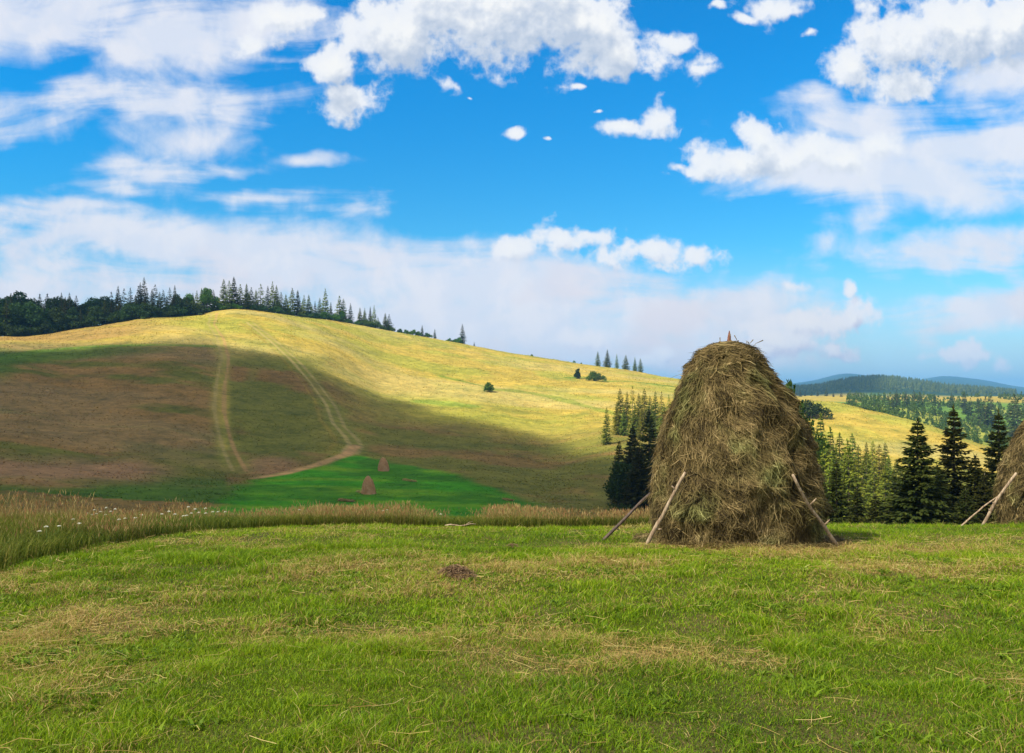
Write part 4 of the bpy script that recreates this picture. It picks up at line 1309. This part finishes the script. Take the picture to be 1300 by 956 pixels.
def bush(px, ytop, D, mat, label, group=None, wide=1.0, k=0):
    m = BUSH[k]
    return tree('bush', px, ytop, D, m[0], m[1], 3.1, mat, label, 'bush', group, wide, Hmin=0.4, crown_name='foliage')


# --- dark spruces behind the meadow on the right (about 45 m off)
big = [(1165, 533, 41, 1.4, 0, 'broad dark spruce, first and widest of the tall ones right of the large haystack'),
       (1211, 518, 46, 1.25, 1, 'tallest dark spruce in the middle of the group right of the large haystack'),
       (1268, 523, 48, 1.2, 1, 'dark spruce nearest the right edge haystack, with gaps in its crown')]
for (x, y, D, w_, k, lb) in big:
    spruce(x, y, D, 'near', M_SPRUCE_DARK, lb, 'dark spruces at the right meadow edge', w_, k=k)
for (x, y, D, w_) in [(1238, 578, 45, 1.0), (1190, 590, 43, 1.0), (1136, 612, 44, 1.05), (1296, 560, 52, 0.95), (1062, 586, 47, 0.9), (1088, 618, 43, 1.1),
                      (1112, 628, 42, 1.2), (1250, 600, 40, 1.1), (1226, 620, 39, 1.1), (1046, 612, 44, 1.0), (1280, 600, 42, 1.0), (1150, 600, 48, 1.0),
                      (1330, 540, 46, 1.0), (1375, 555, 44, 1.0)]:
    spruce(x, y, D, 'near', M_SPRUCE_DARK, ('lower dark spruce between the large haystack and the widest tall spruce' if x < 1140 else 'lower dark spruce filling a gap among the tall dark spruces at the meadow edge' if x < 1300 else 'dark spruce behind the haystack at the right edge'), 'low spruces at the right meadow edge', w_ * 1.25)

# --- sunlit valley forest right of the stack
vf = random.Random(31)
vlist = [(1042, 528, 150), (1030, 540, 130), (1054, 545, 140), (1066, 552, 150), (1076, 560, 130), (1090, 566, 160), (1100, 575, 140), (1116, 566, 175),
         (1124, 563, 190), (1082, 552, 185), (1047, 556, 118), (1062, 572, 110), (1095, 588, 112), (1108, 560, 200), (1128, 580, 150), (1138, 585, 165),
         (1036, 560, 105), (1072, 582, 100), (1110, 596, 105), (1122, 600, 95), (1053, 590, 90), (1085, 605, 92), (1100, 562, 210), (1134, 600, 120)]
for i, (x, y, D) in enumerate(vlist):
    mt = (M_SPRUCE, M_YELLOW, M_SPRUCE)[i % 3]
    w1 = ('beside the haystack flank' if x < 1065 else 'midway to the dark spruces' if x < 1100 else 'next to the widest dark spruce')
    w2 = ('front' if D < 125 else 'back')
    spruce(x, y, D, 'mid', mt, ('yellowish' if i % 3 == 1 else 'green') + ' sunlit spruce in the ' + w2 + ' of the valley wood, ' + w1, 'sunlit valley spruces, %s, %s' % (w2, w1), vf.uniform(1.0, 1.25))
for i in range(24):
    x = vf.uniform(1030, 1300); D = vf.uniform(85, 190)
    y = np.interp(x, [1025, 1060, 1100, 1140, 1200, 1310], [550, 562, 575, 590, 610, 620]) + vf.uniform(0, 28)
    spruce(x, y, D, 'mid', (M_SPRUCE, M_YELLOW)[i % 3 == 0], 'sunlit spruce in the valley wood, seen between large haystack and dark spruces' if x < 1145 else 'sunlit spruce seen through the gaps of the dark spruces',
           'sunlit spruces in the valley', vf.uniform(1.0, 1.25))
# --- tree peeking out over the right shoulder of the stack
b_ = [(0, 0, 8.2, 0.55), (0.7, 0, 7.3, 0.6), (-0.5, 0.1, 7.2, 0.45), (1.3, 0.2, 6.6, 0.7), (0.3, 0, 6.2, 0.8), (1.6, 0, 5.6, 0.9), (2.3, 0, 5.9, 0.5), (0.2, -.3, 5.0, 1.1), (1.2, 0.3, 4.6, 1.1), (-0.7, 0, 5.5, 0.8), (0, 0, 3.6, 1.2)]
cm = leaf_mesh(b_, 1500, 0.17, 171, 0.2); lm = limb_mesh(8.4, 0.12, b_, 5)
t_ = tree('broadleaf_tree', 1001, 474, 36, cm, lm, 8.9, M_LEAF_DARK, 'sparse leafy tree showing its ragged top over the right shoulder of the large haystack', 'tree', None, 0.62)
t_.rotation_euler = (0, 0, 0)

# --- dark clump left of the stack
spruce(803, 541, 132, 'near', M_SPRUCE_DARK, 'left one of the dark spruces standing just left of the large haystack', 'dark trees left of the large haystack', 1.15, k=0)
spruce(824, 521, 138, 'near', M_SPRUCE_DARK, 'taller right one of the dark spruces just left of the large haystack', 'dark trees left of the large haystack', 1.15, k=2)
spruce(846, 540, 140, 'near', M_SPRUCE_DARK, 'dark spruce half hidden by the left flank of the large haystack', 'dark trees left of the large haystack', 1.1, k=0)
for (x, y, D, w_, k) in [(792, 583, 128, 0.85, 0)]:
    deciduous(x, y, D, M_LEAF_DARK, 'round dark leafy tree at the left foot of the dark clump beside the haystack', 'dark trees left of the large haystack', w_, k)
spruce(812, 566, 124, 'near', M_SPRUCE_DARK, 'lower dark spruce in the middle of the clump left of the large haystack', 'dark trees left of the large haystack', 1.5, k=0)
spruce(836, 560, 126, 'near', M_SPRUCE_DARK, 'lower dark spruce touching the left flank of the large haystack', 'dark trees left of the large haystack', 1.4, k=0)
spruce(786, 560, 150, 'near', M_SPRUCE_DARK, 'small dark spruce at the far left of the clump beside the haystack', 'dark trees left of the large haystack', 1.1, k=2)
bush(796, 636, 96, M_LEAF_DARK, 'low dark bush at the foot of the dark clump beside the tall grass strip', None, 1.2)

# --- spruce copse on the sunlit slope above the clump
cop = [(770, 518, 268, 0.8, 'lone small spruce just left of the sunlit copse on the slope')]
spruce(770, 518, 268, 'mid', M_SPRUCE, cop[0][4], None, 0.85)
cr_ = random.Random(12)
for i, (x, y) in enumerate([(787, 494), (796, 498), (803, 492), (811, 500), (818, 494), (825, 503), (832, 497), (840, 499), (849, 503), (857, 497), (783, 512),
                            (792, 516), (806, 514), (815, 517), (829, 515), (843, 514), (853, 516), (864, 506), (872, 500), (880, 508)]):
    D = 300 + (12 if i < 10 else -16) + cr_.uniform(-8, 8)
    if i in (2, 7, 8):
        spruce(x, y, D, 'far', M_YELLOW, 'thin sparse spruce in the sunlit copse left of the large haystack', 'copse on the sunlit slope', 0.7)
    else:
        spruce(x, y, D, 'mid', (M_SPRUCE, M_YELLOW, M_SPRUCE)[i % 3], 'sunlit spruce in the dense copse left of the large haystack', 'copse on the sunlit slope', cr_.uniform(0.9, 1.2))


def ridge_D(px):
    return float(np.interp(px, [-300, 0, 100, 200, 300, 400, 500, 600, 700, 800, 870], [400, 400, 430, 455, 500, 560, 620, 650, 650, 650, 620]))


# --- six spruces on the skyline above the copse
six = ['first from the left', 'second and tallest', 'third, slim and pale', 'fourth, broad', 'fifth, slim', 'last on the right']
for i, (x, y) in enumerate([(759, 446.5), (771, 444.5), (783, 450), (794.5, 451), (806, 454), (813, 455.5)]):
    spruce(x, y, ridge_D(x) + (14 if i != 2 else 30), 'mid', M_SPRUCE, 'skyline spruce above the copse, ' + six[i] + ' of six', 'row of six skyline spruces', (1.2, 1.35, 0.8, 1.5, 1.0, 1.25)[i])
for (x, y, D, k, w_, lb) in [(620, 484.5, 402, 0, 1.05, 'round dark bush alone on the middle of the golden slope'),
                             (756, 470.5, 520, 0, 1.35, 'wide round green bush on the slope below the six skyline spruces'),
                             (733.5, 467.5, 530, 1, 0.9, 'small upright bush left of the wide green one on the golden slope'),
                             (675, 449.5, 646, 0, 1.0, 'tiny dark bush on the bare skyline'),
                             (729, 457.5, 648, 0, 0.9, 'tiny bush on the skyline left of the six spruces'),
                             (738, 460, 648, 0, 1.0, 'second tiny bush on the skyline left of the six spruces')]:
    X, Dr, Z = ray(x, {620: 497, 756: 484, 733.5: 481}.get(x, 900)) if x in (620, 756, 733.5) else (None, D, None)
    bush(x, y, Dr, M_LEAF if k == 0 else M_LEAF_DARK, lb, None, w_, k)

# --- skyline shrubs and spruces between x 505 and 600
for i, (x, y, kd) in enumerate([(508, 417, 'b'), (516, 418, 'b'), (524, 418, 'b'), (531, 420, 'b'), (536, 413, 's'), (543, 422, 'b'), (552, 418, 's'), (570, 429, 'b'), (577, 430, 'b'), (587, 412, 's'), (581, 428, 'b'), (602, 434, 's')]):
    D = ridge_D(x) + 8
    nm = ['leftmost', 'second', 'third', 'fourth', 'fifth'][min(i, 4)]
    if kd == 's':
        lb = {536: 'small spruce rising from the skyline shrubs', 552: 'small spruce at the right end of the skyline shrubs', 587: 'lone tall spruce on the skyline beside low shrubs', 602: 'tiny spruce on the skyline just right of the lone tall one'}[x]
        spruce(x, y, D, 'mid', M_SPRUCE_DARK, lb, None, 1.0)
    else:
        bush(x, y, D, M_LEAF, 'low round shrub on the skyline right of the spruce row' if x < 560 else 'low shrub at the foot of the lone skyline spruce', 'skyline shrubs', 1.25)

# --- spruces along the ridge, x 240 to 500
rs = random.Random(77)
ridge = [(250, 370), (262, 366), (271, 369), (284, 355), (291, 358), (297, 352.5), (305, 362), (313, 361), (319, 366), (325, 368), (331, 362), (340, 364), (346, 359), (351, 363),
         (357, 372), (363, 374), (371, 367), (378, 369), (386, 376), (392, 375), (400, 383), (406, 379), (413, 368), (420, 384), (431, 377), (436, 380), (445, 386), (457, 391),
         (463, 392), (470, 390), (475, 389), (489, 398), (494, 400)]
for i, (x, y) in enumerate(ridge):
    lb = 'pointed spruce in the sunlit ridge row, ' + ('left part near the track top' if x < 335 else 'middle part' if x < 420 else 'right falling end')
    if x == 297: lb = 'tallest pointed spruce where the farm track reaches the ridge top'
    if x == 413: lb = 'tall thin spruce above its neighbours halfway down the ridge row'
    if x == 494: lb = 'last spruce at the right end of the long ridge row'
    spruce(x, y, ridge_D(x) + rs.uniform(6, 16), 'mid' if i % 2 else 'far', (M_SPRUCE, M_SPRUCE, M_SPRUCE_DARK)[i % 3], lb, 'spruces along the ridge', rs.uniform(0.8, 1.25))
for i in range(34):
    x = rs.uniform(238, 492); y = np.interp(x, [238, 300, 400, 482], [374, 374, 390, 404]) + rs.uniform(-7, 8)
    D = ridge_D(x) + rs.uniform(8, 26)
    if i % 3 == 0:
        deciduous(x, y + 4, D, M_LEAF, 'low sunlit leafy tree between the spruces of the ridge', 'leafy trees on the ridge', 0.95)
    else:
        spruce(x, y, D, 'far', M_SPRUCE, 'smaller spruce between the tall ones along the ridge', 'spruces along the ridge', 0.95)
deciduous(263, 364, ridge_D(263) + 6, M_LEAF, 'bright green rounded tree among the ridge spruces near the track top', None, 0.75, 0)

# --- dark wood on the left skyline
wd = random.Random(5)
wrow = ['front row', 'middle row', 'back row']
def wthird(x):
    return 'left end' if x < 65 else ('middle part' if x < 165 else 'right end')
for row, (dd, lift, step) in enumerate([(4, 10, 9.5), (20, 1, 9.0)]):
    x = -40.0 + row * 3
    while x < 262:
        top = np.interp(x, [-40, 0, 20, 50, 90, 120, 150, 180, 220, 262], [384, 380, 372, 377, 378, 379, 372, 368, 368, 372])
        y = top + lift + wd.uniform(-3, 6)
        D = ridge_D(x) + dd + wd.uniform(-2, 4)
        yb = 500 - float(hgt((x - 650) / F * D, D)) / D * F
        if y < yb - 6:
            if wd.random() < (0.60 if x < 125 else 0.22):
                deciduous(x, y, D, M_LEAF_DARK, 'rounded dark tree in the ' + wrow[row] + ' of the left skyline wood, ' + wthird(x), 'rounded trees of the dark left wood, %s, %s' % (wrow[row], wthird(x)), wd.uniform(0.9, 1.25))
            else:
                spruce(x, y - wd.uniform(0, 9), D, 'mid' if row == 0 else 'far', M_SPRUCE_DARK, 'dark spruce in the ' + wrow[row] + ' of the left skyline wood, ' + wthird(x), 'spruces of the dark left wood, %s, %s' % (wrow[row], wthird(x)), wd.uniform(0.85, 1.1))
        x += step * wd.uniform(0.75, 1.25)
for (x, y, lb) in [(183, 353.5, 'tallest thin spruce sticking out above the dark left wood'), (178, 360, 'thin dark spruce just left of the tallest one in the left wood'),
                   (150, 364, 'dark spruce peak in the left wood, left of its tallest thin spruce'), (78, 373, 'small spruce tip above the rounded crowns at far left'),
                   (88, 373, 'second small spruce tip above the rounded crowns at far left'), (14, 373, 'dark spruce tip at the left end of the wood'), (222, 363, 'dark spruce at the right end of the left wood')]:
    spruce(x, y, ridge_D(x) + 12, 'mid', M_SPRUCE_DARK, lb, None, 0.8)

x = -45.0
while x < 258:
    D = ridge_D(x) + wd.uniform(-1, 5)
    yb = 500 - float(hgt((x - 650) / F * D, D)) / D * F
    bush(x, yb - wd.uniform(13, 22), D, M_LEAF_DARK, 'dark thicket at the foot of the left skyline wood, ' + wthird(x), 'thicket along the left wood, ' + wthird(x), wd.uniform(1.3, 1.7))
    x += wd.uniform(7, 11)
x = 250.0
while x < 500:
    D = ridge_D(x) + wd.uniform(3, 7)
    yb = 500 - float(hgt((x - 650) / F * D, D)) / D * F
    bush(x, yb - wd.uniform(5, 10), D, M_LEAF, 'low green shrub at the feet of the ridge spruces, ' + ('near the track top' if x < 335 else 'halfway down the row' if x < 420 else 'at the right end'), 'shrubs under the ridge spruces, %d' % (0 if x < 335 else 1 if x < 420 else 2), wd.uniform(1.4, 2.0))
    x += wd.uniform(7, 13)

# --- wooded clearing on the far right slope
fw = random.Random(61)
cnt = 0
for (x, y, D) in [(1127, 501, 620), (1133, 503, 610), (1138, 496, 650), (1150, 497, 660), (1160, 496, 680), (1168, 498, 690), (1186, 500, 720), (1208, 499, 700), (1224, 499, 690), (1226, 504, 650),
                  (1251, 505, 560), (1258, 504, 560), (1288, 503, 500), (1292, 508, 480), (1242, 507, 580), (1232, 506, 600), (1115, 512, 560), (1110, 503, 700)]:
    spruce(x, y, D, 'far', M_SPRUCE_DARK, 'dark spruce standing out above the young growth on the far right slope', 'spruces on the far right slope', 1.1)
for i in range(92):
    x = fw.uniform(1080, 1310)
    D = fw.uniform(430, 820)
    yb = 500 - float(hgt((x - 650) / F * D, D)) / D * F
    if x < 1115 and yb < 512: continue
    hp = fw.uniform(4.5, 9.0) * 500 / D * (1.5 if D > 600 else 1)
    if i % 4 == 0:
        deciduous(x, yb - hp * 0.7, D, M_LEAF, 'low bright green leafy tree among the young growth on the far right slope', 'young trees on the far right slope', 1.3)
    else:
        spruce(x, yb - hp, D, 'far', (M_SPRUCE, M_SPRUCE_DARK, M_YELLOW)[i % 3], 'small spruce among the young growth on the far right slope', 'young trees on the far right slope', 1.25)
for i, (x, y) in enumerate([(1022, 497), (1030, 498), (1038, 496), (1049, 493), (1058, 498), (1068, 497), (1079, 498), (1090, 499), (1016, 495), (1100, 499), (1108, 500)]):
    spruce(x, y, 880 + fw.uniform(-20, 40), 'far', M_SPRUCE_DARK, 'tiny spruce in the row behind the far golden field', 'row behind the far golden field', 1.3)
for i, (x, y, D) in enumerate([(1045, 509, 470), (1064, 512, 480), (1073, 511, 500), (1084, 514, 480), (1096, 516, 470)]):
    bush(x, y, D, M_LEAF_DARK, 'small bush in the far meadow dip behind the golden hill', 'bushes behind the golden hill', 1.2)
bush(1030, 506, 300, M_LEAF_DARK, 'rounded dark bush on the golden hilltop just right of the haystack shoulder', None, 1.3)

def young_growth():
    n = 1500
    px = rng.uniform(1075, 1400, n); D = rng.uniform(430, 900, n); X = (px - 650) / F * D
    dn = fbm(X / 40, D / 60, 41, 4)
    k = (dn > 0.42) & ((px > 1115) | (D > 500))
    X, D = X[k], D[k]; Z = hgt(X, D); n = len(X)
    m = 34
    r = rng.uniform(1.2, 3.0, n); hh = rng.uniform(2.0, 6.5, n)
    t = rng.uniform(0, 1, (n, m)); a_ = rng.uniform(0, 2 * PI, (n, m)); rr = r[:, None] * (1 - t * 0.8) * rng.uniform(0.3, 1, (n, m))
    c = np.stack([X[:, None] + rr * np.cos(a_), D[:, None] + rr * np.sin(a_), Z[:, None] + 0.2 + t * hh[:, None]], -1).reshape(-1, 3)
    d = rng.normal(0, 1, c.shape); d /= np.linalg.norm(d, axis=1)[:, None]
    e = np.cross(d, rng.normal(0, 1, c.shape)); e /= np.linalg.norm(e, axis=1)[:, None]
    d *= 0.75; e *= 0.42
    co = np.stack([c - d, c + e, c + d, c - e], 1).reshape(-1, 3)
    return mesh_np('young_growth', co, [np.arange(len(c))[:, None] * 4 + np.arange(4)[None]])


tag(link('young_growth', young_growth(), M_LEAF), 'dense young green growth covering the clearing on the far right slope', 'undergrowth', None, 'stuff')

# --- forest on the distant dark hill: one mass
def far_forest():
    n = 3600
    D = rng.uniform(1650, 2320, n); px = rng.uniform(985, 1290, n)
    X = (px - 650) / F * D
    dens = fbm(X / 150, D / 150, 47, 4)
    k = (px < 1145) | (dens < 0.5) | (D > 2120)
    X, D, px = X[k], D[k], px[k]; n = len(X)
    Z = hgt(X, D); H = rng.uniform(9, 20, n); R = H * rng.uniform(0.2, 0.3, n)
    co, tr = [], []
    s = 6; o = 0
    cos_, fs_ = [], []
    for tier, (zb, zt, rf) in enumerate([(0.0, 0.55, 1.0), (0.32, 0.8, 0.75), (0.6, 1.0, 0.48)]):
        a_ = np.arange(s) * 2 * PI / s
        jit = rng.uniform(0.7, 1.2, (n, s))
        ring = np.stack([X[:, None] + (R[:, None] * rf * jit) * np.cos(a_), D[:, None] + (R[:, None] * rf * jit) * np.sin(a_), np.repeat((Z + H * zb)[:, None], s, 1)], -1)
        apex = np.stack([X, D, Z + H * zt], -1)[:, None]
        cos_.append(np.concatenate([ring, apex], 1).reshape(-1, 3))
        b0 = o + np.arange(n)[:, None] * (s + 1)
        for j in range(s):
            fs_.append(np.concatenate([b0 + j, b0 + (j + 1) % s, b0 + s], 1))
        o += n * (s + 1)
    return mesh_np('far_forest', np.concatenate(cos_), [np.concatenate(fs_)])


tag(link('distant_forest', far_forest(), M_SPRUCE_DARK), 'dark spruce forest covering the distant hill on the right', 'forest', None, 'stuff')

# ------------------------------------------------------------------ clouds over and behind the viewer (they shade the meadow and lower slopes)
M_CLOUD, G = mat_new('cloud_vapour')
at_ = G.n('ShaderNodeAttribute', attribute_name='cover')
geo = G.n('ShaderNodeNewGeometry')
nz = G.noise(geo.outputs['Position'], 0.012, 6, 0.6)
alpha = G.m('MULTIPLY', at_.outputs['Fac'], G.ss(G.m('MULTIPLY_ADD', G.m('SUBTRACT', nz, 0.5), 0.5, at_.outputs['Fac']), 0.0, 0.26), clamp=True)
df = G.n('ShaderNodeBsdfDiffuse'); df.inputs[0].default_value = (0.95, 0.95, 0.95, 1)
tl = G.n('ShaderNodeBsdfTranslucent'); tl.inputs[0].default_value = (0.95, 0.95, 0.95, 1)
mx = G.n('ShaderNodeMixShader'); mx.inputs[0].default_value = 0.55
G.t.links.new(df.outputs[0], mx.inputs[1]); G.t.links.new(tl.outputs[0], mx.inputs[2])
tp = G.n('ShaderNodeBsdfTransparent')
m2 = G.n('ShaderNodeMixShader'); G.set(m2.inputs[0], alpha)
G.t.links.new(tp.outputs[0], m2.inputs[1]); G.t.links.new(mx.outputs[0], m2.inputs[2])
finish(G, m2.outputs[0])

ALT = 800.0
def lift(x, y, z, alt=800.0):
    t = (alt - z) / SDIR.z
    return (x + SDIR.x * t, y + SDIR.y * t)


def cloud(name, poly, cover_fn, label, soft=5.0, cell=4.0, thick=14.0, ALT=800.0):
    P_ = np.array(poly); x0, y0 = P_.min(0) - 70; x1, y1 = P_.max(0) + 70
    nx = int((x1 - x0) / cell) + 1; ny = int((y1 - y0) / cell) + 1
    gx, gy = np.meshgrid(np.linspace(x0, x1, nx), np.linspace(y0, y1, ny), indexing='ij')
    ins = in_poly(gx, gy, poly); d = dist_line(gx, gy, list(poly) + [poly[0]]); sd = np.where(ins, d, -d)
    sd = sd + (fbm(gx / 45, gy / 45, 81, 4) - 0.5) * 22
    cov = sst(sd, -soft, soft) * cover_fn(gx, gy)
    top = ALT + thick * np.sqrt(np.clip(sd / 160 + 0.1, 0, 1)) * (0.6 + 0.8 * fbm(gx / 90, gy / 90, 83, 4)) + 4
    bot = ALT - 6 * fbm(gx / 120, gy / 120, 84, 3) - 4
    co = np.concatenate([np.stack([gx, gy, top], -1).reshape(-1, 3), np.stack([gx, gy, bot], -1).reshape(-1, 3)])
    i, j = np.meshgrid(np.arange(nx - 1), np.arange(ny - 1), indexing='ij')
    q = np.stack([i * ny + j, (i + 1) * ny + j, (i + 1) * ny + j + 1, i * ny + j + 1], -1).reshape(-1, 4)
    keep = cov.ravel()[q].max(1) > 0.002
    q = q[keep]
    N = nx * ny
    # per-layer opacity so that both layers together give the wanted cover
    c1 = 1 - np.sqrt(1 - np.clip(cov, 0, 0.99)); cc_ = np.concatenate([c1.ravel(), c1.ravel()])
    # side wall
    e = np.concatenate([q[:, [0, 1]], q[:, [1, 2]], q[:, [2, 3]], q[:, [3, 0]]])
    key = np.sort(e, 1); kk = key[:, 0].astype(np.int64) * (N * 2) + key[:, 1]
    un, idx, ct = np.unique(kk, return_index=True, return_counts=True)
    be = e[idx[ct == 1]]
    wall = np.stack([be[:, 1], be[:, 0], be[:, 0] + N, be[:, 1] + N], -1)
    me = mesh_np(name, co, [np.concatenate([q, q[:, ::-1] + N, wall])], True, None, {'cover': cc_})
    o = link(name, me, M_CLOUD)
    tag(o, label, 'cloud', None, 'structure')
    return o


# edge of the shade on the hill, as seen in the photograph
edge_px = [(-260, 452), (-60, 450), (60, 446), (130, 441), (200, 440), (265, 438), (300, 447), (340, 452), (400, 479), (450, 490), (520, 513), (600, 538), (700, 568), (780, 590)]
poly = []
for (x, y) in edge_px:
    poly.append(lift(*ray(x, y)))
for (x, D) in [(835, 200), (890, 165), (940, 110), (1010, 78), (1150, 66), (1400, 62)]:
    g_ = at(x, D); poly.append(lift(g_.x, g_.y, g_.z))
for (x, y) in [(90, 10), (80, -90), (-60, -140), (-330, -120), (-520, 60), (-560, 250)]:
    poly.append(lift(x, y, -5.0))
ox, oy = lift(0, 0, -2.0)
def cover_main(gx, gy):
    # thinner right over the near meadow, so some sun comes through
    r = np.hypot(gx - ox - 5, (gy - oy - 12))
    return 0.985 - 0.70 * (1 - sst(r, 26, 58))
cloud('cloud', poly, cover_main, 'broad cloud overhead that shades the meadow and lower hill')
poly2 = [lift(*at(x, D)) for (x, D) in [(-350, 408), (0, 408), (100, 438), (180, 462), (235, 470), (245, 560), (200, 640), (-400, 640)]]
cloud('cloud', poly2, lambda gx, gy: 0.85 + gx * 0, 'smaller cloud that shades the dark wood on the left skyline', 10.0)
poly3 = [lift(*at(x, D), 1250.0) for (x, D) in [(960, 1560), (1118, 1560), (1135, 2400), (940, 2450)]]
cloud('cloud', poly3, lambda gx, gy: 0.85 + gx * 0, 'cloud that shades the distant dark hill', 30.0, 25.0, 16.0, 1250.0)

# ------------------------------------------------------------------ haze
M_HAZE, G = mat_new('haze_air')
v = G.n('ShaderNodeVolumePrincipled')
v.inputs['Color'].default_value = (0.20, 0.52, 1.0, 1)
v.inputs['Density'].default_value = 0.00014
v.inputs['Anisotropy'].default_value = 0.0
o = G.n('ShaderNodeOutputMaterial'); G.t.links.new(v.outputs[0], o.inputs['Volume'])
S = 12900.0; zb, zt = -60.0, float(ZZ.max()) + 12.0
hv = np.array([(-S, -S, zb), (S, -S, zb), (S, S, zb), (-S, S, zb), (-S, -S, zt), (S, -S, zt), (S, S, zt), (-S, S, zt)])
hq = np.array([(0, 3, 2, 1), (4, 5, 6, 7), (0, 1, 5, 4), (1, 2, 6, 5), (2, 3, 7, 6), (3, 0, 4, 7)])
tag(link('haze', mesh_np('haze', hv, [hq]), M_HAZE), 'thin blue haze over the far land', 'haze', None, 'stuff')
print('ground z range', ZZ.min(), ZZ.max(), 'objects', len(bpy.data.objects))
